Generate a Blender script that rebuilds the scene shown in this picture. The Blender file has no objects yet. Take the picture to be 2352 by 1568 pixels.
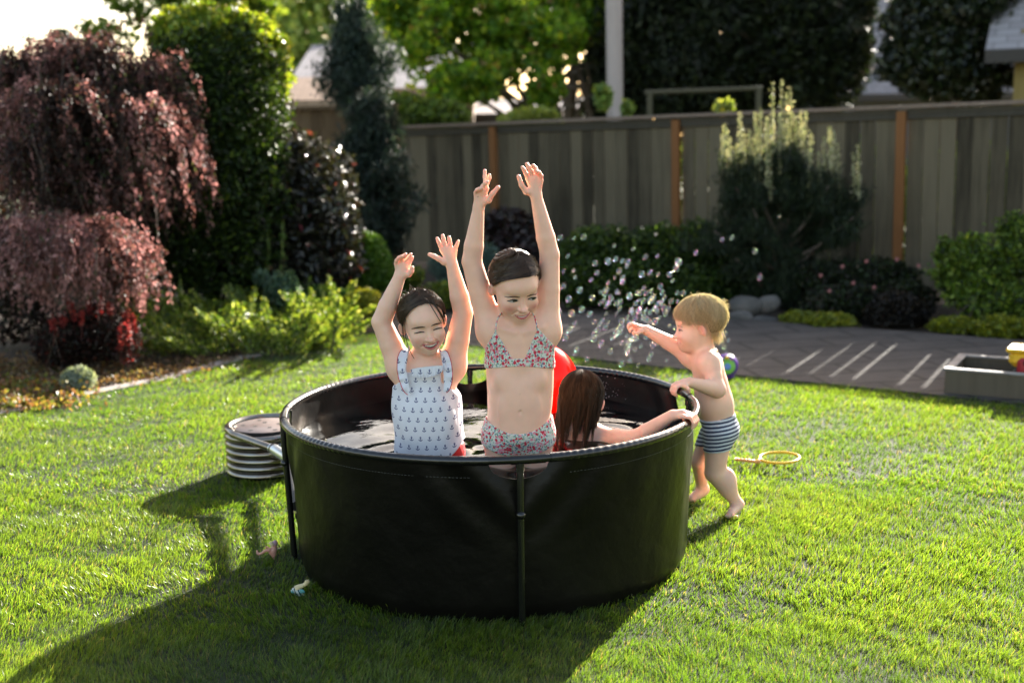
import bpy, math, random
import numpy as np
from mathutils import Matrix, Vector
R = math.radians
rng = np.random.default_rng(7)
random.seed(7)
S = bpy.context.scene
COL = S.collection

# ------------------------------------------------------------------ camera
F, CAMH, PIT, ROLL = 2700.0, 1.519, 0.1715, -0.019      # focal length in px of a 2352 px wide picture
cam_d = bpy.data.cameras.new('camera'); cam = bpy.data.objects.new('camera', cam_d); COL.objects.link(cam)
cam_d.sensor_width = 36; cam_d.lens = F / 2352 * 36; cam_d.clip_end = 500; cam_d.clip_start = 0.05
_c, _s, _cr, _sr = math.cos(PIT), math.sin(PIT), math.cos(ROLL), math.sin(ROLL)
_up = Vector((0, _s, _c)); _fw = Vector((0, _c, -_s)); _rt = Vector((1, 0, 0))
_r2 = _cr * _rt + _sr * _up; _u2 = -_sr * _rt + _cr * _up
m = Matrix((_r2, _u2, -_fw)).transposed().to_4x4(); m.translation = (0, 0, CAMH)
cam.matrix_world = m
cam_d.dof.use_dof = True; cam_d.dof.focus_distance = 3.95; cam_d.dof.aperture_fstop = 1.9
S.camera = cam

# ------------------------------------------------------------------ sky and sun
SUN_EL, SUN_AZ = R(22.6), math.atan2(0.477, 0.879)       # azimuth from +Y towards +X
w = bpy.data.worlds.new('World'); S.world = w; w.use_nodes = True
nt = w.node_tree; bg = nt.nodes['Background']
sky = nt.nodes.new('ShaderNodeTexSky'); sky.sky_type = 'NISHITA'; sky.sun_disc = False
sky.sun_elevation = SUN_EL; sky.sun_rotation = SUN_AZ; sky.air_density = 1.0; sky.dust_density = 2.0; sky.ozone_density = 1.0
wt = nt.nodes.new('ShaderNodeMix'); wt.data_type = 'RGBA'; wt.blend_type = 'MULTIPLY'; wt.inputs[0].default_value = 1; wt.inputs[7].default_value = (1.17, 1.0, .83, 1)   # warm white balance
nt.links.new(sky.outputs[0], wt.inputs[6]); nt.links.new(wt.outputs[2], bg.inputs[0]); bg.inputs[1].default_value = 0.09
sd = bpy.data.lights.new('sun', 'SUN'); sun = bpy.data.objects.new('sun', sd); COL.objects.link(sun)
sd.energy = 5.0; sd.angle = R(0.5); sd.color = (1.0, 0.94, 0.84)
_sv = Vector((math.sin(SUN_AZ) * math.cos(SUN_EL), math.cos(SUN_AZ) * math.cos(SUN_EL), math.sin(SUN_EL)))
sun.rotation_euler = _sv.to_track_quat('Z', 'Y').to_euler(); sun.location = (5, 9, 6)
S.view_settings.view_transform = 'Standard'; S.view_settings.look = 'None'
S.view_settings.exposure = 2.32; S.view_settings.gamma = 1.0
S.render.engine = 'CYCLES'
try:
    S.cycles.use_denoising = True; S.cycles.denoiser = 'OPENIMAGEDENOISE'
    S.cycles.max_bounces = 8; S.cycles.diffuse_bounces = 3; S.cycles.glossy_bounces = 3
    S.cycles.transmission_bounces = 6; S.cycles.transparent_max_bounces = 12
    S.cycles.caustics_reflective = False; S.cycles.caustics_refractive = False
    S.cycles.sample_clamp_indirect = 6.0
    S.cycles.sample_clamp_direct = 0
except Exception as e:
    print(e)

# ------------------------------------------------------------------ where a picture point lies in the garden
def ray(px, py):
    a = px - 1176; b = py - 784
    u = a * _cr + b * _sr; v = -a * _sr + b * _cr
    return np.array([u / F, _c + (-v / F) * _s, -_s + (-v / F) * _c])
def G(px, py, z=0.0):
    r = ray(px, py); t = (z - CAMH) / r[2]
    return r * t + np.array([0, 0, CAMH])
def P(px, py, Y):
    r = ray(px, py)
    return r * (Y / r[1]) + np.array([0, 0, CAMH])

# ------------------------------------------------------------------ node helpers
class E:
    """tiny expression wrapper round math nodes"""
    def __init__(s, nt, o): s.nt = nt; s.o = o
    def _m(s, op, *a):
        n = s.nt.nodes.new('ShaderNodeMath'); n.operation = op
        for i, x in enumerate((s,) + a):
            if isinstance(x, E): s.nt.links.new(x.o, n.inputs[i])
            else: n.inputs[i].default_value = float(x)
        return E(s.nt, n.outputs[0])
    def __add__(s, b): return s._m('ADD', b)
    def __radd__(s, b): return s._m('ADD', b)
    def __sub__(s, b): return s._m('SUBTRACT', b)
    def __rsub__(s, b): return (s * -1) + b
    def __mul__(s, b): return s._m('MULTIPLY', b)
    def __rmul__(s, b): return s._m('MULTIPLY', b)
    def __truediv__(s, b): return s._m('DIVIDE', b)
    def lt(s, b): return s._m('LESS_THAN', b)
    def gt(s, b): return s._m('GREATER_THAN', b)
    def abs(s): return s._m('ABSOLUTE')
    def sin(s): return s._m('SINE')
    def floor(s): return s._m('FLOOR')
    def fract(s): return s._m('FRACT')
    def sqrt(s): return s._m('SQRT')
    def mx(s, b): return s._m('MAXIMUM', b)
    def mn(s, b): return s._m('MINIMUM', b)
def new_mat(name):
    m = bpy.data.materials.new(name); m.use_nodes = True
    nt = m.node_tree; b = nt.nodes['Principled BSDF']
    return m, nt, b
def rgb(c): return (c[0], c[1], c[2], 1.0)
def mixc(nt, f, a, b):
    n = nt.nodes.new('ShaderNodeMix'); n.data_type = 'RGBA'
    for sock, x in ((n.inputs[0], f), (n.inputs[6], a), (n.inputs[7], b)):
        if isinstance(x, E): nt.links.new(x.o, sock)
        elif hasattr(x, 'is_output'): nt.links.new(x, sock)
        elif isinstance(x, (int, float)): sock.default_value = x
        else: sock.default_value = rgb(x)
    return n.outputs[2]
def ocoord(nt, scale=(1, 1, 1), kind='Object'):
    t = nt.nodes.new('ShaderNodeTexCoord'); mp = nt.nodes.new('ShaderNodeMapping')
    nt.links.new(t.outputs[kind], mp.inputs[0]); mp.inputs[3].default_value = scale
    return mp.outputs[0]
def noise(nt, vec, scale=5, detail=3, rough=.5):
    n = nt.nodes.new('ShaderNodeTexNoise'); nt.links.new(vec, n.inputs['Vector'])
    n.inputs['Scale'].default_value = scale; n.inputs['Detail'].default_value = detail; n.inputs['Roughness'].default_value = rough
    return E(nt, n.outputs[0])
def ramp(nt, f, lo, hi):
    n = nt.nodes.new('ShaderNodeMapRange'); nt.links.new(f.o, n.inputs[0])
    n.inputs[1].default_value = lo; n.inputs[2].default_value = hi
    return E(nt, n.outputs[0])
def bump(nt, b, h, strength=.3, dist=.01):
    n = nt.nodes.new('ShaderNodeBump'); n.inputs['Strength'].default_value = strength; n.inputs['Distance'].default_value = dist
    nt.links.new(h.o, n.inputs['Height']); nt.links.new(n.outputs[0], b.inputs['Normal'])
def pm(name, c, rough=.5, c2=None, scale=6, stretch=(1, 1, 1), bmp=0, bscale=None, metal=0, coat=0, sss=0, spec=None, lo=.35, hi=.65, bdist=.01):
    m, nt, b = new_mat(name)
    b.inputs['Base Color'].default_value = rgb(c); b.inputs['Roughness'].default_value = rough
    b.inputs['Metallic'].default_value = metal; b.inputs['Coat Weight'].default_value = coat
    if spec is not None: b.inputs['Specular IOR Level'].default_value = spec
    v = ocoord(nt, stretch)
    if c2 is not None:
        nt.links.new(mixc(nt, ramp(nt, noise(nt, v, scale, 4, .6), lo, hi), c, c2), b.inputs['Base Color'])
    if bmp: bump(nt, b, noise(nt, v, bscale or scale * 4, 3), bmp, bdist)
    if sss:
        b.inputs['Subsurface Weight'].default_value = sss; b.inputs['Subsurface Radius'].default_value = (1, .35, .2); b.inputs['Subsurface Scale'].default_value = .008
    return m
def leaf_mat(name, gain=1.0, trans=.45, rough=.45, tint=(1.25, 1.15, .45), spec=.35):
    """leaf colour comes from the mesh; light also passes through the leaf"""
    m, nt, b = new_mat(name)
    a = nt.nodes.new('ShaderNodeAttribute'); a.attribute_name = 'Col'
    def mul(f):
        n = nt.nodes.new('ShaderNodeVectorMath'); n.operation = 'MULTIPLY'; nt.links.new(a.outputs['Color'], n.inputs[0]); n.inputs[1].default_value = f
        return n.outputs[0]
    nt.links.new(mul((gain, gain, gain)), b.inputs['Base Color']); b.inputs['Roughness'].default_value = rough
    b.inputs['Specular IOR Level'].default_value = spec
    t = nt.nodes.new('ShaderNodeBsdfTranslucent'); nt.links.new(mul(tuple(gain * 1.25 * x for x in tint)), t.inputs[0])
    mx = nt.nodes.new('ShaderNodeMixShader'); mx.inputs[0].default_value = trans
    nt.links.new(b.outputs[0], mx.inputs[1]); nt.links.new(t.outputs[0], mx.inputs[2])
    nt.links.new(mx.outputs[0], nt.nodes['Material Output'].inputs[0])
    return m

# ------------------------------------------------------------------ object helpers
def wloc(o):
    p = np.zeros(3)
    while o is not None: p = p + np.array(o.location); o = o.parent
    return p
def mesh_np(name, V, Fs, mat, parent=None, smooth=True, col=None):
    """V (n,3) in world space, Fs list of (k,m) index arrays"""
    V = np.asarray(V, np.float64)
    if parent is not None: V = V - wloc(parent)
    me = bpy.data.meshes.new(name)
    if not isinstance(Fs, (list, tuple)): Fs = [Fs]
    Fs = [np.asarray(f, np.int32) for f in Fs if len(f)]
    me.vertices.add(len(V)); me.vertices.foreach_set('co', V.astype(np.float32).ravel())
    nl = sum(f.size for f in Fs); npoly = sum(len(f) for f in Fs)
    me.loops.add(nl); me.loops.foreach_set('vertex_index', np.concatenate([f.ravel() for f in Fs]))
    me.polygons.add(npoly)
    tot = np.concatenate([np.full(len(f), f.shape[1], np.int32) for f in Fs])
    st = np.concatenate([[0], np.cumsum(tot)[:-1]]).astype(np.int32)
    me.polygons.foreach_set('loop_start', st)
    me.update(calc_edges=True)
    me.polygons.foreach_set('use_smooth', np.full(npoly, smooth))
    if col is not None:
        at = me.color_attributes.new('Col', 'FLOAT_COLOR', 'POINT')
        c4 = np.ones((len(V), 4), np.float32); c4[:, :3] = col
        at.data.foreach_set('color', c4.ravel())
    me.materials.append(mat)
    o = bpy.data.objects.new(name, me); COL.objects.link(o)
    if parent is not None: o.parent = parent
    return o
def tag(o, label=None, cat=None, group=None, kind=None):
    if label: o['label'] = label
    if cat: o['category'] = cat
    if group: o['group'] = group
    if kind: o['kind'] = kind
    return o
def thing(name, loc, label, cat, group=None):
    o = bpy.data.objects.new(name, None); COL.objects.link(o); o.location = tuple(float(x) for x in loc); o.empty_display_size = .1
    return tag(o, label, cat, group)
def copy_tree(o, parent=None):
    c = o.copy(); COL.objects.link(c); c.parent = parent
    for ch in [x for x in bpy.data.objects if x.parent == o]: copy_tree(ch, c)
    return c
class MB:
    """collects simple shapes into one mesh"""
    def __init__(s): s.V = []; s.F = {3: [], 4: []}; s.n = 0
    def add(s, V, Fs):
        V = np.asarray(V, float)
        for f in Fs:
            f = np.asarray(f, int)
            if len(f): s.F[f.shape[1]].append(f + s.n)
        s.V.append(V); s.n += len(V)
    def box(s, c, d, rz=0, bev=0, M=None):
        x, y, z = [q / 2 for q in d]
        b = min(bev, x * .9, y * .9, z * .9)
        if b <= 0:
            V = np.array([[i * x, j * y, k * z] for i in (-1, 1) for j in (-1, 1) for k in (-1, 1)], float)
            Fq = [[0, 1, 3, 2], [4, 6, 7, 5], [0, 4, 5, 1], [2, 3, 7, 6], [0, 2, 6, 4], [1, 5, 7, 3]]
            Ft = []
        else:
            V = []; 
            for i in (-1, 1):
                for j in (-1, 1):
                    for k in (-1, 1):
                        V += [[i * x, j * (y - b), k * (z - b)], [i * (x - b), j * y, k * (z - b)], [i * (x - b), j * (y - b), k * z]]
            V = np.array(V, float)
            def id(i, j, k, a): return (((i > 0) * 2 + (j > 0)) * 2 + (k > 0)) * 3 + a
            Fq = []; Ft = []
            for q in (-1, 1):
                Fq.append([id(q, -1, -1, 0), id(q, 1, -1, 0), id(q, 1, 1, 0), id(q, -1, 1, 0)][::q])
                Fq.append([id(-1, q, -1, 1), id(-1, q, 1, 1), id(1, q, 1, 1), id(1, q, -1, 1)][::q])
                Fq.append([id(-1, -1, q, 2), id(1, -1, q, 2), id(1, 1, q, 2), id(-1, 1, q, 2)][::q])
                for r_ in (-1, 1):
                    Fq.append([id(q, r_, -1, 0), id(q, r_, 1, 0), id(q, r_, 1, 1), id(q, r_, -1, 1)][::-q * r_])
                    Fq.append([id(q, -1, r_, 0), id(q, 1, r_, 0), id(q, 1, r_, 2), id(q, -1, r_, 2)][::q * r_ * -1])
                    Fq.append([id(-1, q, r_, 1), id(1, q, r_, 1), id(1, q, r_, 2), id(-1, q, r_, 2)][::q * r_])
                    for t in (-1, 1): Ft.append([id(q, r_, t, 0), id(q, r_, t, 1), id(q, r_, t, 2)])
        if M is not None: V = V @ np.array(M).T
        if rz:
            c_, s_ = math.cos(rz), math.sin(rz); V = V @ np.array([[c_, -s_, 0], [s_, c_, 0], [0, 0, 1]]).T
        s.add(V + np.asarray(c, float), [np.array(Fq)] + ([np.array(Ft)] if Ft else []))
    def tube(s, pts, r, n=10, caps=True, closed=False, flat=1.0):
        pts = np.asarray(pts, float); m = len(pts); r = np.broadcast_to(np.asarray(r, float), (m,))
        if closed: T = np.roll(pts, -1, 0) - np.roll(pts, 1, 0)
        else: T = np.gradient(pts, axis=0)
        T /= np.linalg.norm(T, axis=1)[:, None] + 1e-12
        ref = np.array([0, 0, 1.]) if abs(T[0, 2]) < .9 else np.array([1., 0, 0])
        N = []; v = ref
        for t in T:
            v = v - t * v.dot(t); v = v / (np.linalg.norm(v) + 1e-12); N.append(v)
        N = np.array(N)
        if closed: N = np.tile(ref, (m, 1)); N = N - T * (N * T).sum(1)[:, None]; N /= np.linalg.norm(N, axis=1)[:, None]
        B = np.cross(T, N); a = np.linspace(0, 2 * np.pi, n, endpoint=False)
        V = pts[:, None] + r[:, None, None] * (np.cos(a)[None, :, None] * N[:, None] * flat + np.sin(a)[None, :, None] * B[:, None])
        i = np.arange(m if closed else m - 1)[:, None] * n; j = np.arange(n)[None]; j2 = (j + 1) % n
        i2 = (i + n) % (m * n)
        Fq = np.stack([i + j, i + j2, i2 + j2, i2 + j], -1).reshape(-1, 4)
        V = V.reshape(-1, 3); Ft = []
        if caps and not closed:
            V = np.vstack([V, pts[:1], pts[-1:]]); k = m * n
            Ft = [[k, (q + 1) % n, q] for q in range(n)] + [[k + 1, (m - 1) * n + q, (m - 1) * n + (q + 1) % n] for q in range(n)]
        s.add(V, [Fq] + ([np.array(Ft)] if len(Ft) else []))
    def lathe(s, prof, c=(0, 0, 0), n=32, M=None):
        prof = np.asarray(prof, float); m = len(prof); a = np.linspace(0, 2 * np.pi, n, endpoint=False)
        V = np.stack([prof[:, 0, None] * np.cos(a), prof[:, 0, None] * np.sin(a), np.repeat(prof[:, 1, None], n, 1)], -1).reshape(-1, 3)
        if M is not None: V = V @ np.array(M).T
        i = np.arange(m - 1)[:, None] * n; j = np.arange(n)[None]; j2 = (j + 1) % n
        s.add(V + np.asarray(c, float), [np.stack([i + j, i + j2, i + n + j2, i + n + j], -1).reshape(-1, 4)])
    def ball(s, c, r, n=16, m=10, M=None):
        r = np.broadcast_to(np.asarray(r, float), (3,)); t = np.linspace(0, np.pi, m); a = np.linspace(0, 2 * np.pi, n, endpoint=False)
        V = np.stack([np.sin(t)[:, None] * np.cos(a), np.sin(t)[:, None] * np.sin(a), np.repeat(np.cos(t)[:, None], n, 1)], -1).reshape(-1, 3) * r
        if M is not None: V = V @ np.array(M).T
        i = np.arange(m - 1)[:, None] * n; j = np.arange(n)[None]; j2 = (j + 1) % n
        s.add(V + np.asarray(c, float), [np.stack([i + j2, i + j, i + n + j, i + n + j2], -1).reshape(-1, 4)])
    def build(s, name, mat, parent=None, smooth=False, col=None):
        Fs = [np.concatenate(s.F[k]) for k in (3, 4) if s.F[k]]
        o = mesh_np(name, np.vstack(s.V), Fs, mat, parent, smooth, col)
        if smooth:
            try: o.data.set_sharp_from_angle(angle=R(50))
            except Exception: pass
        return o
def Rxyz(ax, ay, az):
    return np.array(Matrix.Rotation(az, 3, 'Z') @ Matrix.Rotation(ay, 3, 'Y') @ Matrix.Rotation(ax, 3, 'X'))
def vnoise(p, seed=0):
    """cheap smooth 3-D noise from sines, about -1..1"""
    r = np.random.default_rng(seed); v = 0
    for k in range(5):
        d = r.normal(size=3); d /= np.linalg.norm(d); v = v + np.sin(p @ d * (1 + .7 * k) * 2 + r.uniform(0, 6.3)) / (1 + .4 * k)
    return v / 2.6
# ------------------------------------------------------------------ ground: lawn, beds, patio
M_soil = pm('soil', (.025, .017, .011), .95, (.075, .050, .032), 9, bmp=.8, bscale=40, bdist=.02)
M_turf = pm('turf', (.010, .016, .004), .95, (.022, .030, .008), 3, bmp=.5, bscale=60)
M_far = pm('far_ground', (.04, .055, .02), .95, (.07, .08, .03), .5)
lawn_edge = np.array([G(-260, 1010), G(0, 955), G(180, 915), G(360, 880), G(520, 838), G(700, 793), G(850, 771), G(960, 785), G(1075, 797), G(1330, 826), G(1660, 863), G(2160, 913), G(2420, 940), G(2800, 975)])[:, :2]
def lawn_back(x): return np.interp(x, lawn_edge[:, 0], lawn_edge[:, 1])
# one big sheet to the horizon
g = MB(); g.add([[-200, -60, -.03], [200, -60, -.03], [200, 260, -.03], [-200, 260, -.03]], [[[0, 1, 2, 3]]])
tag(g.build('ground', M_far), kind='structure')
g = MB(); g.add([[-12, 4, -.02], [14, 4, -.02], [14, 15.6, -.02], [-12, 15.6, -.02]], [[[0, 1, 2, 3]]])
tag(g.build('garden_bed_soil', M_soil), kind='structure')
xs = np.linspace(-7, 7, 120); yb = lawn_back(xs)
V = np.array([[x, -2, 0] for x in xs] + [[x, y, 0] for x, y in zip(xs, yb)]); n = len(xs)
tag(mesh_np('lawn', V, np.array([[i, i + 1, n + i + 1, n + i] for i in range(n - 1)]), M_turf, smooth=False), kind='structure')
# patio of dark flagstone with worn joints
m, nt, b = new_mat('patio_stone'); v = ocoord(nt)
col = mixc(nt, ramp(nt, noise(nt, v, 3, 5, .65), .3, .7), (.040, .033, .029), (.085, .070, .062))
mp = nt.nodes.new('ShaderNodeMapping'); nt.links.new(v, mp.inputs[0]); mp.inputs[2].default_value = (0, 0, R(-10))
br = nt.nodes.new('ShaderNodeTexBrick'); nt.links.new(mp.outputs[0], br.inputs[0]); br.inputs['Scale'].default_value = 1.0
br.inputs['Brick Width'].default_value = .62; br.inputs['Row Height'].default_value = .31; br.inputs['Mortar Size'].default_value = .016
nt.links.new(mixc(nt, E(nt, br.outputs['Fac']), col, (.020, .016, .012)), b.inputs['Base Color']); b.inputs['Roughness'].default_value = .85
bump(nt, b, noise(nt, v, 14, 6, .7), .9, .02); M_patio = m
pf = np.array([G(*q) for q in ((870, 768), (960, 782), (1075, 795), (1330, 824), (1660, 861), (2160, 911), (2420, 937), (2800, 972))])[:, :2]
pb = np.array([G(*q) for q in ((880, 742), (1000, 735), (1120, 728), (1290, 722), (1700, 735), (2130, 768), (2420, 790), (2800, 812))])[:, :2]
mb = MB(); k = len(pf)
top = [[x, y, .012] for x, y in pf] + [[x, y, .012] for x, y in pb]
bot = [[x, y, -.05] for x, y in pf] + [[x, y, -.05] for x, y in pb]
mb.add(top + bot, [[[i, i + 1, k + i + 1, k + i] for i in range(k - 1)] + [[2 * k + i, 2 * k + i + 1, i + 1, i] for i in range(k - 1)] + [[0, k, 3 * k, 2 * k], [k - 1, 3 * k - 1, 4 * k - 1, 2 * k - 1]]])
tag(mb.build('patio', M_patio), kind='structure')
# narrow concrete mowing edge between lawn and left bed
M_edge = pm('edging_concrete', (.20, .17, .16), .9, (.30, .26, .24), 12, bmp=.4)
el = lawn_edge[:6]; mb = MB(); Vt = []
for (x, y) in el: Vt += [[x, y, .014], [x - .07, y + .10, .014], [x, y, -.04], [x - .07, y + .10, -.04]]
Fq = []
for i in range(len(el) - 1):
    a = 4 * i; c = a + 4; Fq += [[a, c, c + 1, a + 1], [a + 2, c + 2, c, a], [a + 1, c + 1, c + 3, a + 3]]
mb.add(Vt, [Fq]); tag(mb.build('path_edging', M_edge), kind='structure')

# ------------------------------------------------------------------ lawn grass: one mesh of blades
M_grass = leaf_mat('grass_blade', .74, .56, .38, (2.35, 2.15, .75), .8)
def make_grass():
    Vs = []; Fs3 = []; Fs4 = []; Cs = []; n0 = 0
    zones = [(1.9, 3.6, 44000), (3.6, 5.0, 26000), (5.0, 7.0, 13000), (7.0, 10.0, 7000)]
    for y0, y1, dens in zones:
        hw = .45 * y1 + .30
        n = int((y1 - y0) * 2 * hw * dens)
        x = rng.uniform(-hw, hw, n); y = rng.uniform(y0, y1, n)
        keep = (y < lawn_back(x) + rng.uniform(-.06, .05, n)) & (np.abs(x) < .45 * y + .30)
        keep &= ((x + .084) ** 2 + (y - 4.242) ** 2 > .70 ** 2)
        x = x[keep]; y = y[keep]; n = len(x)
        p2 = np.stack([x, y, 0 * x], 1)
        clump = vnoise(p2 * 5, 3); fine = vnoise(p2 * 23, 5); big = vnoise(p2 * 1.6, 8)
        thin = rng.random(n) < (.74 + .26 * fine + .14 * clump)       # small bare spots
        x, y, clump, fine, big = x[thin], y[thin], clump[thin], fine[thin], big[thin]; n = len(x)
        h = .86 * (.027 + .009 * clump + .007 * fine + .004 * big) * rng.uniform(.5, 1.25, n)
        tall = rng.random(n) < .012; h[tall] *= 1.6
        h = np.clip(h, .010, .075)
        wd = rng.uniform(.0005, .0012, n) * (1 + .28 * (y0 - 1.9))
        a = rng.uniform(0, 2 * np.pi, n)                              # blade facing
        ba = vnoise(np.stack([x, y, 0 * x], 1) * 3.1, 11) * 3 + rng.normal(0, .9, n)   # leaning goes in drifts
        lean = h * rng.uniform(.15, .95, n)
        dx, dy = np.cos(a) * wd, np.sin(a) * wd
        lx, ly = np.cos(ba) * lean, np.sin(ba) * lean
        b0 = np.stack([x - dx, y - dy, 0 * x], 1); b1 = np.stack([x + dx, y + dy, 0 * x], 1)
        m0 = np.stack([x - dx * .8 + lx * .35, y - dy * .8 + ly * .35, h * .6], 1); m1 = np.stack([x + dx * .8 + lx * .35, y + dy * .8 + ly * .35, h * .6], 1)
        t = np.stack([x + lx, y + ly, h], 1)
        V = np.stack([b0, b1, m0, m1, t], 1).reshape(-1, 3); i = n0 + np.arange(n) * 5
        Fs4.append(np.stack([i, i + 1, i + 3, i + 2], 1)); Fs3.append(np.stack([i + 2, i + 3, i + 4], 1))
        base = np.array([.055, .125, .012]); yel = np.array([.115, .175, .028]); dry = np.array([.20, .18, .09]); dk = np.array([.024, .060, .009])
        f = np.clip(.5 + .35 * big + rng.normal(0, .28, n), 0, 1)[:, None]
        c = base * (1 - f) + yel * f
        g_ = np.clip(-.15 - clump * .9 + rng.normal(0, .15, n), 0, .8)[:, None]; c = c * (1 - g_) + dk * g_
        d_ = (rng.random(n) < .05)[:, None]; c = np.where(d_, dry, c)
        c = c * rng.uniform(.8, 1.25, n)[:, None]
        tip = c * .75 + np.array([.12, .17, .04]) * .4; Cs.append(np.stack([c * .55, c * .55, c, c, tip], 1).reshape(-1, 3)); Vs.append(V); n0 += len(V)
    print('grass blades', n0 // 5)
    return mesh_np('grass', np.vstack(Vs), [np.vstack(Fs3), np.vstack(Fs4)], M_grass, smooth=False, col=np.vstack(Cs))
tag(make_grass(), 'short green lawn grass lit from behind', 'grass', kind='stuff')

# ------------------------------------------------------------------ fence
def wood(name, c, c2, rough=.8):
    m, nt, b = new_mat(name); v = ocoord(nt)
    gi = nt.nodes.new('ShaderNodeNewGeometry')
    mp = nt.nodes.new('ShaderNodeMapping'); nt.links.new(v, mp.inputs[0]); mp.inputs[3].default_value = (14, 14, .9)
    n1 = noise(nt, mp.outputs[0], 2.2, 5, .65); n2 = noise(nt, v, 1.7, 3, .5)
    isl = E(nt, gi.outputs['Random Per Island'])
    kn = ramp(nt, noise(nt, mp.outputs[0], 1.1, 2, .4), .70, .76)   # knots and stains
    f = ramp(nt, n1 * .6 + n2 * .25 + isl * .50 - kn * .3, .38, .90)
    nt.links.new(mixc(nt, f, c, c2), b.inputs['Base Color']); b.inputs['Roughness'].default_value = rough; b.inputs['Specular IOR Level'].default_value = .25
    bump(nt, b, n1, .4, .004)
    return m
M_board = wood('grey_cedar', (.026, .021, .013), (.150, .124, .082)); M_cap = wood('cap_wood', (.15, .10, .08), (.26, .20, .16)); M_post = wood('orange_post', (.15, .060, .020), (.25, .110, .040), .7)
M_rail = wood('trim_wood', (.034, .031, .024), (.085, .075, .060))
fa = np.array([-1.338, 14.6]); fb = np.array([8.2, 7.25]); fd = (fb - fa) / np.linalg.norm(fb - fa); fL = np.linalg.norm(fb - fa)
frz = math.atan2(fd[1], fd[0]); fn = np.array([fd[1], -fd[0]])       # towards the camera
FH = 1.675
fence = thing('board_fence', (fa[0], fa[1], 0), 'long grey weathered vertical board fence with orange posts behind the flower beds', 'fence')
posts = [np.linalg.norm(np.array(q) - fa) for q in ((-.092, 13.7), (1.817, 12.3), (3.664, 10.9))]
posts = [posts[0] - .02, posts[1], posts[2]] + [posts[2] + 2.36, posts[2] + 4.72]
ends = [0.0] + posts + [fL]
def at(t, off=0): q = fa + fd * t + fn * off; return q
rb = np.random.default_rng(21)
gaps_t = []
for i in range(len(ends) - 1):
    mb = MB(); t = ends[i] + .05; last = False
    while t < ends[i + 1] - .03:
        wv = min(.138 + rb.uniform(-.004, .004), ends[i + 1] - .02 - t)
        if wv < .03: break
        c = at(t + wv / 2, 0); zt = FH - .05
        mb.box((c[0], c[1], (zt + .04) / 2), (wv, .018, zt - .04), frz + rb.normal(0, .004), .002)
        gap = .0012 if rb.random() < .45 else rb.uniform(.004, .009)
        if i >= 1 and rb.random() < .45: gap = rb.uniform(.007, .013)
        gaps_t.append((t + wv, gap)); t += wv + gap
    mb.build('board_panel', M_board, fence)
for t in posts:
    c = at(t, .035 + .012); mb = MB(); mb.box((c[0], c[1], (FH - .045) / 2), (.085, .05, FH - .045), frz, .004); mb.build('post', M_post, fence)
c = at(-.02, .03); mb = MB(); mb.box((c[0], c[1], (FH - .045) / 2), (.085, .09, FH - .045), frz, .004); mb.build('post', M_post, fence)
for i in range(len(ends) - 1):
    L = ends[i + 1] - ends[i]; tc = (ends[i] + ends[i + 1]) / 2
    c = at(tc, .022); mb = MB(); mb.box((c[0], c[1], FH - .075), (L - .09, .022, .085), frz, .003)
    c = at(tc, .037); mb.box((c[0], c[1], FH - .05), (L - .09, .012, .035), frz, .002)
    mb.build('trim_rail', M_rail, fence)
    c = at(tc, .02); mb = MB(); mb.box((c[0], c[1], FH - .008), (L - .004, .15, .034), frz, .003); mb.build('top_cap', M_cap, fence)
from mathutils import Quaternion
fence.rotation_mode = 'QUATERNION'; fence.rotation_quaternion = Quaternion(Vector((-fn[0], -fn[1], 0)), -.0094)   # the fence climbs slightly to the right

# ------------------------------------------------------------------ pieces beyond the fence
M_pole = wood('pole_wood', (.32, .26, .245), (.50, .43, .41))
Yp = 17.5; pc = P(1412, 265, Yp); pr = 18.5 / F * Yp
mb = MB(); mb.tube([[pc[0] + .02, Yp, -.05], [pc[0], Yp, 2.5], [pc[0] - .02, Yp, 6.2]], [pr * 1.05, pr, pr * .94], 20); mb_root = thing('utility_pole', (pc[0], Yp, 0), 'tall weathered round wooden pole rising behind the fence', 'pole')
mb.build('shaft', M_pole, mb_root, True)
mb = MB(); mb.box((pc[0] - .02, Yp - pr - .03, 5.6), (1.8, .09, .11), 0, .01); mb.build('crossarm', M_pole, mb_root)
# light goal-like frame beyond the fence
M_frame = wood('frame_wood', (.05, .048, .03), (.09, .085, .055))
Yf = 15.0; a = P(1492, 260, Yf); b_ = P(1742, 255, Yf); at_ = P(1490, 213, Yf); bt_ = P(1742, 203, Yf)
fr = thing('garden_frame', (a[0], Yf, 0), 'plain wooden garden frame standing just above the fence top', 'frame')
for q, t_ in ((a, at_), (b_, bt_)):
    mb = MB(); mb.box((q[0], Yf, t_[2] / 2), (.065, .065, t_[2]), 0, .004); mb.build('upright', M_frame, fr)
mb = MB(); L = bt_[0] - at_[0]; ang = math.atan2(bt_[2] - at_[2], L)
mb.tube([[at_[0] - .05, Yf, at_[2]], [bt_[0] + .05, Yf, bt_[2]]], .028, 8); mb.build('crossbar', M_frame, fr)

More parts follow.
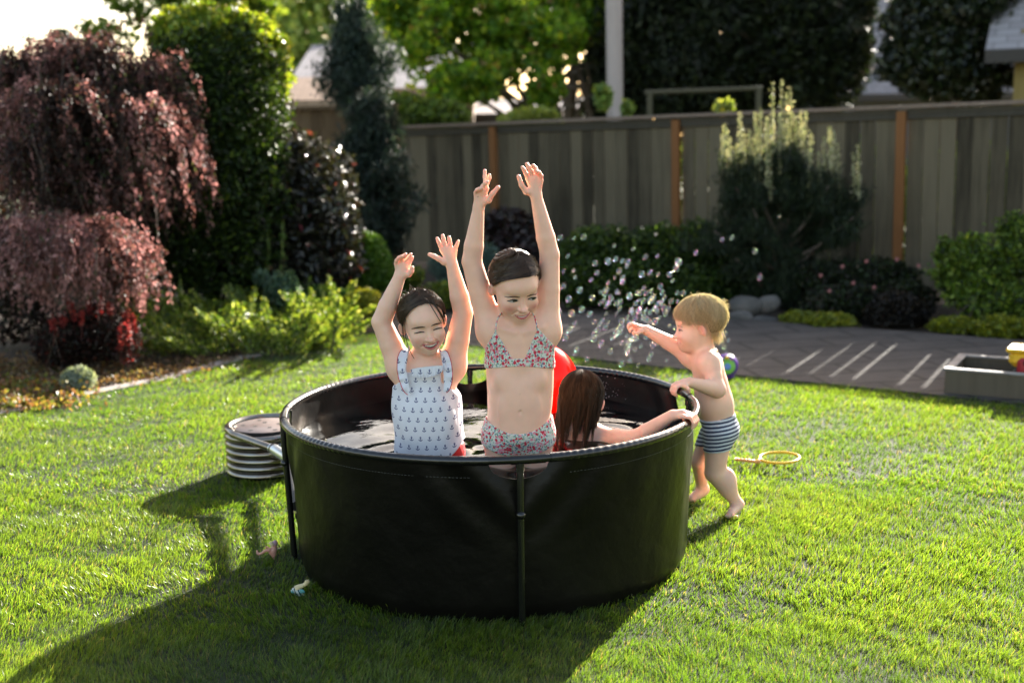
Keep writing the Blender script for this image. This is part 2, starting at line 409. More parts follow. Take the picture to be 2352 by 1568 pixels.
def house(name, label, x0, x1, y0, y1, zw, zr, wallm, roofm, trimm, ridge='x', over=.35, base=0.0, rz=0.0, win=()):
    cx, cy = (x0 + x1) / 2, (y0 + y1) / 2
    t = thing(name, (cx, cy, base), label, 'house')
    mb = MB(); mb.box((cx, cy, (zw + base) / 2), (x1 - x0, y1 - y0, zw - base))
    if ridge == 'y':
        mb.add([[x0, y0, zw], [x1, y0, zw], [cx, y0, zr], [x0, y1, zw], [x1, y1, zw], [cx, y1, zr]], [[[0, 1, 2], [4, 3, 5]]])
    else:
        mb.add([[x0, y0, zw], [x0, y1, zw], [x0, cy, zr], [x1, y0, zw], [x1, y1, zw], [x1, cy, zr]], [[[1, 0, 2], [3, 4, 5]]])
    mb.build('wall', wallm, t)
    # the roof is a slab with thickness
    th = .14; mb = MB(); o = over
    if ridge == 'x':
        sl = (zr - zw) / ((y1 - y0) / 2); e = zw - o * sl
        pr_ = [(y0 - o, e + .02), (cy, zr + .02), (y1 + o, e + .02), (y1 + o, e + th), (cy, zr + th + .05), (y0 - o, e + th)]
        V = [[x0 - o, y, z] for y, z in pr_] + [[x1 + o, y, z] for y, z in pr_]
    else:
        sl = (zr - zw) / ((x1 - x0) / 2); e = zw - o * sl
        pr_ = [(x0 - o, e + .02), (cx, zr + .02), (x1 + o, e + .02), (x1 + o, e + th), (cx, zr + th + .05), (x0 - o, e + th)]
        V = [[x, y0 - o, z] for x, z in pr_] + [[x, y1 + o, z] for x, z in pr_]
    q = [[i, (i + 1) % 6, 6 + (i + 1) % 6, 6 + i] for i in range(6)] + [[0, 5, 4, 1], [1, 4, 3, 2], [6, 7, 10, 11], [7, 8, 9, 10]]
    mb.add(V, [q]); mb.build('roof', roofm, t)
    mb = MB()
    if ridge == 'x': mb.box((cx, y0 - o - .02, e + .05), (x1 - x0 + 2 * o, .03, .17))
    else: mb.box((x0 - o - .02, cy, e + .05), (.03, y1 - y0 + 2 * o, .17))
    mb.build('fascia', trimm, t)
    for (wx, wz, ww, wh) in win:
        f = MB(); f.box((wx, y0 - .02, wz), (ww, .05, wh), 0, .005); fo = f.build('window', trimm, t)
        f = MB(); f.box((wx, y0 - .055, wz), (ww - .12, .02, wh - .12)); f.build('pane', M_glass, fo)
    return t
M_glass = pm('window_glass', (.03, .04, .05), .06)
def shingle(name, c, c2):
    m, nt, b = new_mat(name); v = ocoord(nt)
    br = nt.nodes.new('ShaderNodeTexBrick'); mp = nt.nodes.new('ShaderNodeMapping'); nt.links.new(v, mp.inputs[0])
    nt.links.new(mp.outputs[0], br.inputs[0]); br.inputs['Scale'].default_value = 1; br.inputs['Brick Width'].default_value = .3; br.inputs['Row Height'].default_value = .14; br.inputs['Mortar Size'].default_value = .008
    br.inputs['Color1'].default_value = rgb(c); br.inputs['Color2'].default_value = rgb(c2); br.inputs['Mortar'].default_value = rgb([q * .5 for q in c])
    nt.links.new(mixc(nt, noise(nt, v, 2, 3) * .4, br.outputs['Color'], c), b.inputs['Base Color']); b.inputs['Roughness'].default_value = .9
    return m
M_yw = pm('yellow_siding', (.22, .165, .05), .8, (.27, .20, .065), 2); M_dkt = pm('dark_trim', (.03, .025, .022), .6)
M_gr = shingle('grey_shingles', (.26, .24, .25), (.36, .34, .35)); M_tan = pm('tan_siding', (.20, .135, .085), .8, (.25, .17, .11), 2)
M_lr = shingle('pale_shingles', (.24, .22, .23), (.32, .29, .30)); M_br = shingle('brown_shingles', (.36, .24, .17), (.44, .30, .22))
M_bw = pm('blue_grey_siding', (.10, .11, .12), .8, (.14, .15, .16), 2)
# yellow house at the right edge: eave at picture (2285,115), wall from x=2300
h1 = P(2285, 118, 15.5); w1 = P(2328, 200, 15.9)
house('yellow_house', 'yellow house corner under a grey shingle roof at the right edge of the garden', w1[0], w1[0] + 7, 15.9, 22.5, h1[2] + .12, h1[2] + 2.3, M_yw, M_gr, M_dkt, 'x', .34)
mb = MB(); mb.box((w1[0] + .11, 15.9 - .014, 1.4), (.09, .025, 2.78)); yh = bpy.data.objects['yellow_house']; mb.build('corner_board', M_yw, yh)
ya = R(-27); yo = np.array(yh.location)[:2] - [w1[0], 15.9]; yh.rotation_euler = (0, 0, ya); yh.location = (w1[0] + yo[0] * math.cos(ya) - yo[1] * math.sin(ya), 15.9 + yo[0] * math.sin(ya) + yo[1] * math.cos(ya), 0)
# low grey house seen between the two dark trees
a = P(1960, 240, 30); b_ = P(2150, 190, 30)
house('grey_house', 'pale blue grey house far beyond the fence between two dark trees', a[0], a[0] + 6.5, 30, 36, P(2050, 192, 30)[2], P(2110, 20, 34)[2] + .8, M_bw, M_lr, M_dkt, 'x', .4)
# tan house behind the left conifer
a = P(690, 240, 26); b_ = P(960, 240, 26)
house('tan_house', 'tan house with pale roof beyond the small wooden side fence', a[0] + .3, b_[0] + 1.2, 26, 33, P(700, 228, 26)[2] + .2, P(745, 172, 29)[2] + .55, M_tan, M_lr, M_br, 'x', .55, win=((a[0] + 1.1, P(745, 215, 26)[2] - .75, .9, 1.0),))
a = P(655, 215, 21); b_ = P(800, 215, 21)
house('tan_shed', 'low shed with brown roof tucked behind the left shrubs', a[0], b_[0], 21, 23.2, P(700, 240, 21)[2], P(700, 208, 22)[2] + .05, M_tan, M_br, M_br, 'x', .25)
a = P(1085, 262, 27)
house('garage', 'low pale roofed garage peeking over the far end of the fence', a[0] - 1, a[0] + 2.9, 27, 31, P(1100, 272, 27)[2], P(1150, 245, 29)[2], M_tan, M_lr, M_dkt, 'x', .3)
# short side fence of warm boards, left of the main fence
M_sf = wood('warm_board', (.07, .042, .02), (.13, .085, .045))
a = P(640, 262, 15.6); b_ = P(915, 290, 15.0); sf = thing('side_fence', (a[0], 15.6, 0), 'short stretch of warm brown board fence behind the conifer', 'fence')
mb = MB(); L = math.hypot(b_[0] - a[0], -.6); nb = int(L / .15); zt = P(760, 250, 15.3)[2]
for i in range(nb):
    f_ = (i + .5) / nb; mb.box((a[0] + (b_[0] - a[0]) * f_, 15.6 - .6 * f_, zt / 2), (.142, .02, zt), math.atan2(-.6, b_[0] - a[0]), .002)
mb.build('board_panel', M_sf, sf)
mb = MB(); mb.box(((a[0] + b_[0]) / 2, 15.24, zt + .02), (L, .1, .035), math.atan2(-.6, b_[0] - a[0]), .003); mb.build('top_cap', M_sf, sf)
# ------------------------------------------------------------------ foliage tools
M_leaf = leaf_mat('leaf', 1.0, .42, .42)
M_leafg = leaf_mat('glossy_leaf', 1.0, .22, .28, spec=.6)
M_leafs = leaf_mat('satin_leaf', 1.0, .3, .5, spec=.25)
M_needle = leaf_mat('needle', .8, .22, .55, (1.1, 1.1, .6))
M_pink = leaf_mat('pink_leaf', 1.0, .42, .5, (1.1, .85, .8))
M_maple = leaf_mat('maple_leaf', 1.25, .6, .45, (1.35, 1.25, .4))
M_bark = pm('bark', (.06, .045, .035), .95, (.13, .10, .08), 14, (1, 1, .25), bmp=.8)
M_stem = pm('stem', (.10, .09, .04), .8, (.07, .05, .03), 8)
def leaf_mesh(pts, size, aspect, cols, r, up=None, bias=0.0, fold=.25):
    """a folded leaf of four corners at each point; up = preferred long direction"""
    n = len(pts); size = size * r.uniform(.6, 1.35, n)
    d = r.normal(size=(n, 3))
    if up is not None: d = d * (1 - bias) + np.asarray(up) * bias * 1.6
    d /= np.linalg.norm(d, axis=1)[:, None] + 1e-9
    q = r.normal(size=(n, 3)); s_ = np.cross(d, q); s_ /= np.linalg.norm(s_, axis=1)[:, None] + 1e-9
    nn = np.cross(d, s_); L = size[:, None]; W = L * aspect * .5
    a = pts - d * L * .5; b = pts + s_ * W + nn * W * fold; c = pts + d * L * .5; e = pts - s_ * W + nn * W * fold
    V = np.stack([a, b, c, e], 1).reshape(-1, 3); i = np.arange(n) * 4
    return V, np.stack([i, i + 1, i + 2, i + 3], 1), np.repeat(cols, 4, 0)
def pick(cols, wts, n, r, var=.25):
    cols = np.asarray(cols, float); k = r.choice(len(cols), n, p=np.asarray(wts) / sum(wts))
    return np.clip(cols[k] * r.uniform(1 - var, 1 + var, (n, 1)) * r.uniform(.93, 1.07, (n, 3)), 0, 1)
def blob_pts(blobs, n, r, gap=.1, rough=.22, shell=3.0, nf=2.2, seed=1, zmin=.02):
    """points through the outer part of lumpy ellipsoids, with holes"""
    vol = np.array([b[1][0] * b[1][1] + b[1][1] * b[1][2] + b[1][0] * b[1][2] for b in blobs]); out = []
    for (c, rad), f in zip(blobs, vol / vol.sum()):
        k = max(8, int(n * f * 1.35)); d = r.normal(size=(k, 3)); d /= np.linalg.norm(d, axis=1)[:, None]
        rad = np.asarray(rad, float); rr = r.random(k) ** (1 / shell)
        lump = 1 + rough * vnoise(d * 2.2 + np.asarray(c) * 1.7, seed) + rough * .5 * vnoise(d * 6 + np.asarray(c), seed + 1)
        p = np.asarray(c) + d * rad * (rr * lump)[:, None]
        keep = (vnoise(p * nf, seed + 2) > -1 + 1.6 * gap + r.normal(0, .12, k)) & (p[:, 2] > zmin)
        out.append(p[keep])
    return np.vstack(out)
def foliage(name, blobs, n, size, aspect, cols, wts, mat, parent, seed=1, gap=.1, rough=.22, shell=3.0, nf=2.2, up=None, bias=0, var=.25, zmin=.02):
    r = np.random.default_rng(seed); p = blob_pts(blobs, n, r, gap, rough, shell, nf, seed, zmin)
    c = pick(cols, wts, len(p), r, var)
    return mesh_np(name, *(lambda a: (a[0], a[1]))(leaf_mesh(p, size, aspect, c, r, up, bias)), mat, parent, False, np.repeat(c, 4, 0))
def limbs(base, tops, r0, seed=1, bend=.12, split=.35):
    r = np.random.default_rng(seed); base = np.asarray(base, float); mb = MB(); tops = [np.asarray(t, float) for t in tops]
    cen = np.mean(tops, 0); z1 = base + (cen - base) * split
    mb.tube([base - [0, 0, .05], base * .6 + z1 * .4 + r.normal(0, bend * .1, 3) * [1, 1, 0], z1], [r0 * 1.15, r0, r0 * .85], 12)
    for t in tops:
        s_ = z1 + (base - z1) * r.uniform(0, .4); q = [s_]
        for f in (.3, .6, 1.0): q.append(s_ + (t - s_) * f + r.normal(0, bend * (1 - f * .5), 3))
        mb.tube(q, [r0 * .6, r0 * .42, r0 * .28, r0 * .1], 8)
        for k in range(3):
            a = q[1 + k % 2] * .5 + q[2] * .5; e = a + r.normal(0, .5, 3) * np.linalg.norm(t - s_) * .4 + [0, 0, .1]
            mb.tube([a, (a + e) / 2 + r.normal(0, .05, 3), e], [r0 * .25, r0 * .15, r0 * .05], 6)
    return mb
def plant(name, label, cat, base, blobs, n, size, aspect, cols, wts, mat=None, r0=.02, woody=True, group=None, **k):
    t = thing(name, (base[0], base[1], 0), label, cat, group)
    limbs((base[0], base[1], 0), [b[0] for b in blobs] * (1 if len(blobs) > 3 else 2), r0, k.get('seed', 1), .06 if not woody else .15).build('trunk' if cat == 'tree' else 'stem', M_bark if woody else M_stem, t, True)
    foliage('crown' if cat == 'tree' else 'foliage', blobs, n, size, aspect, cols, wts, mat or M_leaf, t, **k)
    return t
def B(px, py, Y, rx, rz, ry=None):
    """ellipsoid: centre at picture point, radii given in picture px at that distance"""
    s_ = Y / F; c = P(px, py, Y); return (c, (rx * s_, (ry if ry is not None else (rx + rz) / 2) * s_, rz * s_))

GR = [(.045, .085, .012), (.075, .13, .018), (.12, .17, .02)]
DG = [(.010, .018, .007), (.016, .030, .010), (.028, .045, .014)]
# ---- trees beyond the fence and at the left
plant('leafy_tree', 'bright yellow green maple whose leafy boughs hang over the far end of the fence', 'tree', (1.9, 21.5),
      [B(1000, 90, 19, 130, 95), B(1130, 180, 18.5, 130, 60), B(1220, 90, 19.5, 120, 90), B(960, 30, 20, 120, 80), B(1100, 10, 20, 160, 90), B(1040, 190, 18, 70, 45), B(1230, 205, 18.5, 70, 40), B(1330, 30, 20.5, 100, 90)],
      30000, .12, .8, [(.05, .11, .012), (.11, .20, .02), (.22, .29, .03), (.20, .13, .06)], [3, 4, 3, .5], M_maple, r0=.15, gap=.62, rough=.3, nf=1.7, shell=2, seed=3)
plant('twin_trunk_tree', 'dark thick limbed tree with bare branches between the maple and the tall hedge', 'tree', (1.15, 23),
      [B(1270, 20, 23, 110, 120), B(1340, -60, 23, 120, 90), B(1180, -40, 23, 110, 70), B(1390, 60, 23, 60, 130)], 6500, .13, .7, DG + [(.10, .14, .02)], [2, 2, 1, .5], r0=.26, gap=.62, rough=.3, seed=5)
dc = [(.008, .013, .005), (.015, .026, .008), (.030, .044, .013)]
plant('dark_cedar', 'broad dark cedar just right of the weathered pole', 'tree', (2.6, 22), [B(1470, 60, 21, 130, 240), B(1400, 180, 21, 70, 120), B(1520, -60, 21, 130, 150)], 24000, .13, .45, dc, [3, 3, 1], M_needle, r0=.2, seed=11, gap=.02, nf=1.3, up=(0, 0, -1), bias=.4)
plant('dark_cedar', 'widest of the dark cedars, rising behind the wooden garden frame', 'tree', (4.2, 22), [B(1640, 60, 20.5, 150, 240), B(1700, -80, 21, 130, 150), B(1570, 170, 20, 90, 130), B(1740, 175, 20.6, 85, 125)], 26000, .13, .45, dc, [3, 3, 1.5], M_needle, r0=.2, seed=12, gap=.02, nf=1.3, up=(0, 0, -1), bias=.4)
plant('dark_cedar', 'mid green tipped cedar at the right end of the dark row, beside the grey house', 'tree', (5.6, 21), [B(1830, 60, 20, 130, 190), B(1905, 120, 19.6, 100, 120), B(1800, -70, 20, 150, 130), B(1950, 20, 20, 60, 110)], 30000, .12, .5, dc + [(.05, .07, .02)], [3, 3, 1.5, .8], M_needle, r0=.2, seed=13, gap=.12, nf=1.5)
plant('round_tree', 'dense round dark tree between the grey house and the yellow house', 'tree', (6.6, 18), [B(2180, 40, 17, 150, 130), B(2150, 140, 16.8, 125, 85), B(2235, 140, 17, 95, 95), B(2200, -60, 17, 140, 90)], 36000, .09, .6, dc + [(.03, .035, .014)], [3, 3, 1.5, 1], M_leafg, r0=.13, seed=14, gap=.1, nf=1.8)
plant('pale_tree', 'pale sunlit yellow green tree hazy above the tan house', 'tree', (-4.2, 33), [B(690, 110, 32, 110, 100), B(610, 40, 33, 120, 60), B(720, 10, 33, 150, 60), B(870, 40, 33, 90, 70), B(640, 175, 32, 80, 60), B(900, 140, 33, 80, 60)], 19000, .2, .8, [(.22, .30, .06), (.34, .40, .10), (.14, .22, .05)], [2, 3, 1], r0=.2, gap=.45, rough=.3, nf=1.2, shell=2, seed=6)
plant('birch_tree', 'light leafy tree with open twigs against the sky behind the purple shrub', 'tree', (-5.6, 17), [B(280, 50, 16, 90, 60), B(215, 80, 15.5, 50, 40), B(340, 10, 17, 80, 50), B(420, -10, 17, 90, 60), B(560, 10, 17, 90, 40)], 5200, .11, .75, [(.10, .17, .02), (.18, .24, .04), (.05, .09, .02)], [3, 2, 1], r0=.07, gap=.62, rough=.35, shell=2, nf=2, seed=7)
plant('distant_fir', 'small dark treetop on the skyline at the far left', 'tree', (-13.5, 34), [B(140, 105, 34, 32, 34), B(160, 190, 34, 60, 60)], 4000, .2, .5, DG, [1, 1, 1], M_needle, r0=.15, seed=8)
def conifer(name, label, px, Y, y_top, y_bot, wpx, n, cols, wts, seed, leaders=(), size=.10, bare=None):
    r = np.random.default_rng(seed); tp = P(px, y_top, Y); bt = P(px, y_bot, Y); s_ = Y / F
    t = thing(name, (tp[0], Y, 0), label, 'tree'); mb = MB(); mb.tube([[tp[0], Y, -.05], [tp[0], Y, tp[2]]], [.09, .02], 10)
    P_ = []
    nb = 90
    for k in range(nb):
        f = (k + .5) / nb; z = bt[2] + (tp[2] - bt[2]) * f; L = wpx * s_ * (1 - f ** 2.2) * (.55 + .45 * min(1, f * 5)) * r.uniform(.8, 1.1) + .05
        a = k * 2.4 + r.uniform(-.3, .3); L *= r.uniform(.6, 1.2); d = np.array([math.cos(a), math.sin(a), .45]); o = np.array([tp[0], Y, z])
        mb.tube([o, o + d * L * .9], [.012, .004], 5); m_ = int(n / nb); u = r.random(m_) ** .7
        P_.append(o + d * (L * u)[:, None] + r.normal(0, .055, (m_, 3)))
    for (lx, ly) in leaders:
        e = P(lx, ly, Y); o = np.array([tp[0] * .5 + e[0] * .5, Y, tp[2] - .25]); mb.tube([o, e], [.02, .008], 6); u = r.random(260)
        P_.append(o + (e - o) * u[:, None] + r.normal(0, .03, (260, 3)))
        mm = P(lx, ly + 12, Y); P_.append(mm + r.normal(0, .055, (160, 3)))
    mb.build('trunk', M_bark, t, True); p = np.vstack(P_); c = pick(cols, wts, len(p), r)
    V, Fq, cc = leaf_mesh(p, size, .16, c, r, (0, 0, 1), .35); mesh_np('crown', V, Fq, M_needle, t, False, cc)
    return t
BG = [(.018, .035, .026), (.035, .060, .045), (.060, .085, .055)]
conifer('blue_pine', 'blue green conifer with two bare leader tips standing before the tan house', 815, 13.2, 50, 262, 84, 17000, BG, [2, 3, 1], 31, ((782, 8), (826, 0)))
conifer('young_pine', 'low spreading blue green pine in front of the short side fence', 850, 12.4, 235, 600, 125, 20000, BG + [(.012, .02, .012)], [2, 2, .6, 2], 32)

_r = np.random.default_rng(99); P_ = []
for k_ in range(70):
    c_ = np.array([_r.uniform(-26, 34), _r.uniform(44, 50), _r.uniform(.6, 1.8)]); P_.append(blob_pts([(c_, (1.6, 1.2, _r.uniform(1.0, 1.5)))], 420, _r, 0, seed=k_))
p = np.vstack(P_); V, Fq, cc = leaf_mesh(p, .32, .7, pick([(.02, .035, .01), (.04, .06, .015), (.07, .10, .02)], [2, 2, 1], len(p), _r), _r)
tag(mesh_np('far_treeline', V, Fq, M_leaf, None, False, cc), 'far off low dark line of bushes along the horizon', 'bushes', kind='stuff')
plant('backlit_shrub', 'bright backlit foliage filling the view under the maple above the far fence end', 'shrub', (P(960, 250, 17)[0], 17), [B(930, 255, 17, 60, 40), B(1010, 262, 17, 70, 34), B(880, 290, 16.5, 50, 30)], 5200, .07, .7, [(.09, .15, .02), (.18, .24, .04), (.05, .08, .02)], [2, 2, 1], r0=.02, seed=96, gap=.25)
# ---- dense shrubs at the left
plant('tall_round_shrub', 'tall rounded evergreen with glossy leaves and a sunlit top', 'shrub', (-2.6, 10.3),
      [B(500, 175, 10.2, 140, 125), B(450, 280, 10, 130, 150), B(570, 300, 10.2, 110, 150), B(520, 430, 10, 160, 150), B(480, 570, 10, 170, 120)],
      46000, .05, .5, [(.010, .020, .005), (.018, .036, .008), (.035, .065, .010), (.08, .13, .015)], [2, 3, 1.6, .8], M_leafs, r0=.05, seed=15, gap=.16, rough=.24, shell=3, nf=3.5)
plant('sunlit_shrub_top', 'sunlit top of the tall rounded evergreen, its sun put into yellow green leaves', 'shrub', (-2.75, 10.9),
      [B(490, 82, 10.35, 138, 70), B(600, 150, 10.45, 66, 95), B(395, 110, 10.4, 50, 60)], 15000, .06, .6, [(.10, .17, .015), (.18, .24, .025), (.26, .29, .04)], [2, 3, 2], M_leaf, r0=.03, seed=16, gap=.2, rough=.26, shell=3)  # sunlit crest of the evergreen, brightness put into its paler leaf colours
plant('dark_rhododendron', 'dark purple leaved shrub with a few pink tinged leaves in the shade of the pines', 'shrub', (-1.7, 10.4),
      [B(650, 400, 10.3, 130, 110), B(720, 500, 10.2, 110, 110), B(600, 560, 10.2, 110, 110), B(760, 420, 10.8, 60, 90), B(680, 600, 10.2, 150, 90)],
      20000, .07, .42, [(.010, .010, .007), (.020, .018, .012), (.030, .034, .022), (.20, .05, .06)], [3, 2, 2, .10], M_leafg, r0=.04, seed=17, gap=.12, rough=.2)
def weeping(name, label, crowns, cols, wts, seed, size=.035, base=None):
    """arching, hanging branches set with small leaves; crowns = (px, py, Y, half width px, height px, branches, leaves each)"""
    r = np.random.default_rng(seed); b = base; t = thing(name, (b[0], b[1], 0), label, 'shrub'); mb = MB(); P_ = []; D_ = []; C_ = []
    for (cx, cy, Y, wpx, hpx, nbr, per) in crowns:
        s_ = Y / F; top = P(cx, cy, Y); W = wpx * s_; H = hpx * s_; mb.tube([[b[0], b[1], -.03], [b[0] * .6 + top[0] * .4, b[1], top[2] * .4], [top[0], Y, max(top[2] - .15, .2)]], [.04, .03, .02], 7); tone = r.uniform(.75, 1.15)
        for k in range(nbr):
            a = r.uniform(0, 2 * np.pi); d = np.array([math.cos(a), math.sin(a)]); L = W * r.uniform(.3, 1.15); f = np.linspace(0, 1, 9)
            zs = top[2] - H * r.uniform(.15, .5); rise = (top[2] - zs) * r.uniform(.6, 1.1) ; drop = H * r.uniform(.25, .8); x = L * (1 - (1 - f) ** 1.5)
            z = zs + rise * np.sin(np.clip(f / .5, 0, 1) * np.pi / 2) - drop * np.clip((f - .4) / .6, 0, 1) ** 1.6
            wob = r.normal(0, .035, (9, 3)).cumsum(0) * .6; q = np.stack([top[0] + d[0] * x, Y + d[1] * x * .8, np.maximum(z, .04)], 1) + wob
            if k % 5 == 0: mb.tube(q, np.linspace(.008, .002, 9), 5)
            u = (.2 + .8 * r.random(per)) * 8; i = np.minimum(u.astype(int), 7); fr_ = (u - i)[:, None]
            P_.append(q[i] * (1 - fr_) + q[i + 1] * fr_ + r.normal(0, .02, (per, 3)) * (1.6 - u / 8)[:, None]); D_.append((q[i + 1] - q[i]) / (np.linalg.norm(q[i + 1] - q[i], axis=1)[:, None] + 1e-9))
            C_.append(np.full(per, r.beta(1.2, 2.2)))
    p = np.vstack(P_); D = np.vstack(D_); lt = np.concatenate(C_); keep = p[:, 2] > .03; p, D, lt = p[keep], D[keep], lt[keep]
    lt = np.clip(lt * .75 + .35 * vnoise(p * 2.6, seed) + r.normal(0, .16, len(p)), 0, .999); k_ = (lt * len(cols)).astype(int); c = np.asarray(cols)[k_] * r.uniform(.75, 1.25, (len(p), 1)); c = np.where((r.random(len(p)) < wts)[:, None], np.array([.05, .075, .018]), c)
    V, Fq, cc = leaf_mesh(p, size, .42, c, r, D, .6)
    mb.build('branch', M_bark, t, True); mesh_np('foliage', V, Fq, M_pink, t, False, cc)
    return t
PK = [(.022, .013, .010), (.080, .040, .032), (.21, .105, .092), (.40, .22, .21), (.54, .34, .32)]
weeping('purple_shrub', 'big arching purple pink shrub filling the upper left, taller of the two', [(40, 130, 9.1, 150, 380, 120, 95), (190, 92, 9.2, 160, 420, 150, 95), (330, 150, 9.3, 120, 430, 120, 95), (120, 210, 8.6, 170, 330, 130, 95), (290, 240, 8.8, 150, 360, 130, 95), (395, 300, 9.2, 75, 260, 60, 90), (60, 330, 8.5, 150, 260, 90, 90), (210, 380, 8.7, 130, 220, 80, 90)], PK, .05, 41, .036, (-3.3, 9.0))
weeping('purple_shrub', 'low weeping purple pink shrub, a mound under the big arching one', [(60, 520, 8.0, 150, 230, 120, 95), (190, 515, 8.0, 140, 240, 130, 95), (290, 560, 8.1, 75, 200, 60, 90)], PK[1:] + [(.40, .26, .25)], .04, 42, .032, (-2.9, 8.0))
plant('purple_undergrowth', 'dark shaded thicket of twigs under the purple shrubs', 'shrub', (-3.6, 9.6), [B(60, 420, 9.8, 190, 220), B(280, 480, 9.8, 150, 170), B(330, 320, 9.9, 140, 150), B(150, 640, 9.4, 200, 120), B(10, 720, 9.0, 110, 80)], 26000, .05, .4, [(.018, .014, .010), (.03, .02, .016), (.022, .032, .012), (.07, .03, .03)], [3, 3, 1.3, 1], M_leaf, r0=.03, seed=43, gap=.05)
plant('barberry', 'small barberry with dark maroon leaves and glowing red shoot tips', 'shrub', (-2.6, 7.9), [B(200, 770, 7.9, 100, 72), B(270, 775, 7.8, 52, 60), B(140, 800, 8, 62, 45)], 9000, .028, .5, [(.014, .007, .005), (.028, .010, .008), (.014, .012, .006), (.10, .018, .015)], [3, 2, 2, .4], M_pink, r0=.012, seed=44, gap=.2, rough=.3)
r_ = np.random.default_rng(45); t = bpy.data.objects['barberry']
for (x, y, h_) in [(170, 735, 50), (205, 730, 62), (230, 725, 60), (285, 745, 40), (300, 790, 60), (310, 760, 45), (275, 800, 70), (185, 745, 40), (295, 830, 60), (255, 720, 30), (120, 760, 35), (145, 750, 30)]:
    o = P(x, y, 7.75 + r_.uniform(-.1, .1)); e = o + np.array([r_.normal(0, .02), 0, h_ * 7.8 / F * .8]); mb = MB(); mb.tube([o - [0, 0, .1], e], [.003, .0015], 5)
    u = r_.random((70, 1)); p = o + (e - o) * u + r_.normal(0, .011, (70, 3)); V, Fq, cc = leaf_mesh(p, .026, .55, pick([(.26, .03, .026), (.18, .022, .018), (.32, .07, .05)], [2, 2, 1], 70, r_), r_, (0, 0, 1), .4)
    k_ = mb.n; mb.add(V, [Fq]); mb.build('red_shoot', M_pink, t, False, np.vstack([np.tile([[.12, .03, .03]], (k_, 1)), cc]))
# juniper: long feathery arms fanning from low centres
def juniper(name, label, arms, cols, wts, seed, cat='shrub', size=.03, fuzz=.028, per=220, mat=None):
    r = np.random.default_rng(seed); a0 = np.array(arms[0][0]); t = thing(name, (a0[0], a0[1], 0), label, cat); mb = MB(); P_ = []; D_ = []
    for o, e in arms:
        o = np.asarray(o, float); e = np.asarray(e, float); mid = (o + e) / 2 + [0, 0, .06 * np.linalg.norm(e - o)]; f = np.linspace(0, 1, 7)[:, None]
        q = (1 - f) ** 2 * o + 2 * f * (1 - f) * mid + f * f * e; mb.tube(q, np.linspace(.008, .002, 7), 5)
        m_ = int(per * (.4 + np.linalg.norm(e - o))); u = (.12 + .88 * r.random(m_)) * 6; i = np.minimum(u.astype(int), 5); fr_ = (u - i)[:, None]
        P_.append(q[i] * (1 - fr_) + q[i + 1] * fr_ + r.normal(0, 1, (m_, 3)) * fuzz * (1.5 - u / 6)[:, None]); D_.append(np.tile((e - o) / np.linalg.norm(e - o), (m_, 1)))
    p = np.vstack(P_); D = np.vstack(D_); k = p[:, 2] > .01; p, D = p[k], D[k]; c = pick(cols, wts, len(p), r, .3)
    V, Fq, cc = leaf_mesh(p, size, .4, c, r, D, .62); mb.build('branch', M_stem, t, True); mesh_np('foliage', V, Fq, mat or M_leaf, t, False, cc)
    return t
JC = [(.035, .07, .02), (.09, .16, .03), (.17, .25, .035), (.27, .33, .05), (.38, .42, .18)]
r_ = np.random.default_rng(51); arms = []
for k in range(270):
    o = G(r_.uniform(350, 770), r_.uniform(735, 822)); a = r_.uniform(math.pi * .2, math.pi * .95); L = r_.uniform(.2, .62)
    arms.append((o, o + np.array([math.cos(a) * L * 1.15, r_.uniform(-.3, .15), math.sin(a) * L * .62 + .06])))
for q in [(295, 705), (310, 680), (345, 690), (330, 660), (370, 668), (400, 660), (430, 680), (350, 730), (440, 665), (310, 730), (375, 700)]:
    o = G(500 + r_.uniform(-60, 30), 790); arms.append((o, P(q[0], q[1], o[1] - .1)))
juniper('juniper', 'feathery bright green juniper spreading along the lawn edge with arching arms', arms, JC, [2, 3, 3, 2.4, 1.2], 52, per=300, fuzz=.019)
r_ = np.random.default_rng(53); arms = []
for k in range(46):
    o = G(r_.uniform(570, 660), r_.uniform(700, 740)); a = r_.uniform(.4, 2.5); L = r_.uniform(.15, .34); arms.append((o, o + np.array([math.cos(a) * L * 1.2, r_.uniform(-.2, .1), math.sin(a) * L + .12])))
juniper('golden_juniper', 'golden green juniper mound rising behind the feathery one', arms, JC[1:], [1, 3, 3, 1], 54, per=420)
plant('green_shrub', 'soft mid green shrub between the golden juniper and the clipped ball', 'shrub', (-1.6, 9.8), [B(745, 700, 9.7, 65, 45), B(700, 680, 9.9, 50, 35)], 5500, .035, .6, [(.03, .08, .012), (.06, .13, .02), (.10, .18, .03)], [2, 3, 1], r0=.01, seed=55, gap=.1)
plant('golden_shrub', 'small golden yellow shrub near the left end of the patio', 'shrub', (-1.2, 9.7), [B(840, 692, 9.6, 34, 32), B(795, 705, 9.6, 28, 26), B(870, 715, 9.6, 25, 22)], 3200, .032, .6, [(.20, .22, .02), (.32, .31, .04), (.12, .16, .02)], [3, 2, 1], r0=.008, seed=56, gap=.2)
def spikes(name, label, bases, tops, col, seed, wd=.016, cat='plant'):
    r = np.random.default_rng(seed); t = thing(name, (bases[0][0], bases[0][1], 0), label, cat); mb = MB(); P_ = []
    for o, e in zip(bases, tops):
        o = np.asarray(o); e = np.asarray(e); mb.tube([o, e], [.005, .002], 5); u = r.random((260, 1)) ; P_.append(o + (e - o) * u + r.normal(0, wd, (260, 3)) * (1.3 - u))
    p = np.vstack(P_); V, Fq, cc = leaf_mesh(p, .032, .5, pick(col, [1] * len(col), len(p), r), r, (0, 0, 1), .5)
    mb.build('stem', M_stem, t, True); mesh_np('foliage', V, Fq, M_leaf, t, False, cc); return t
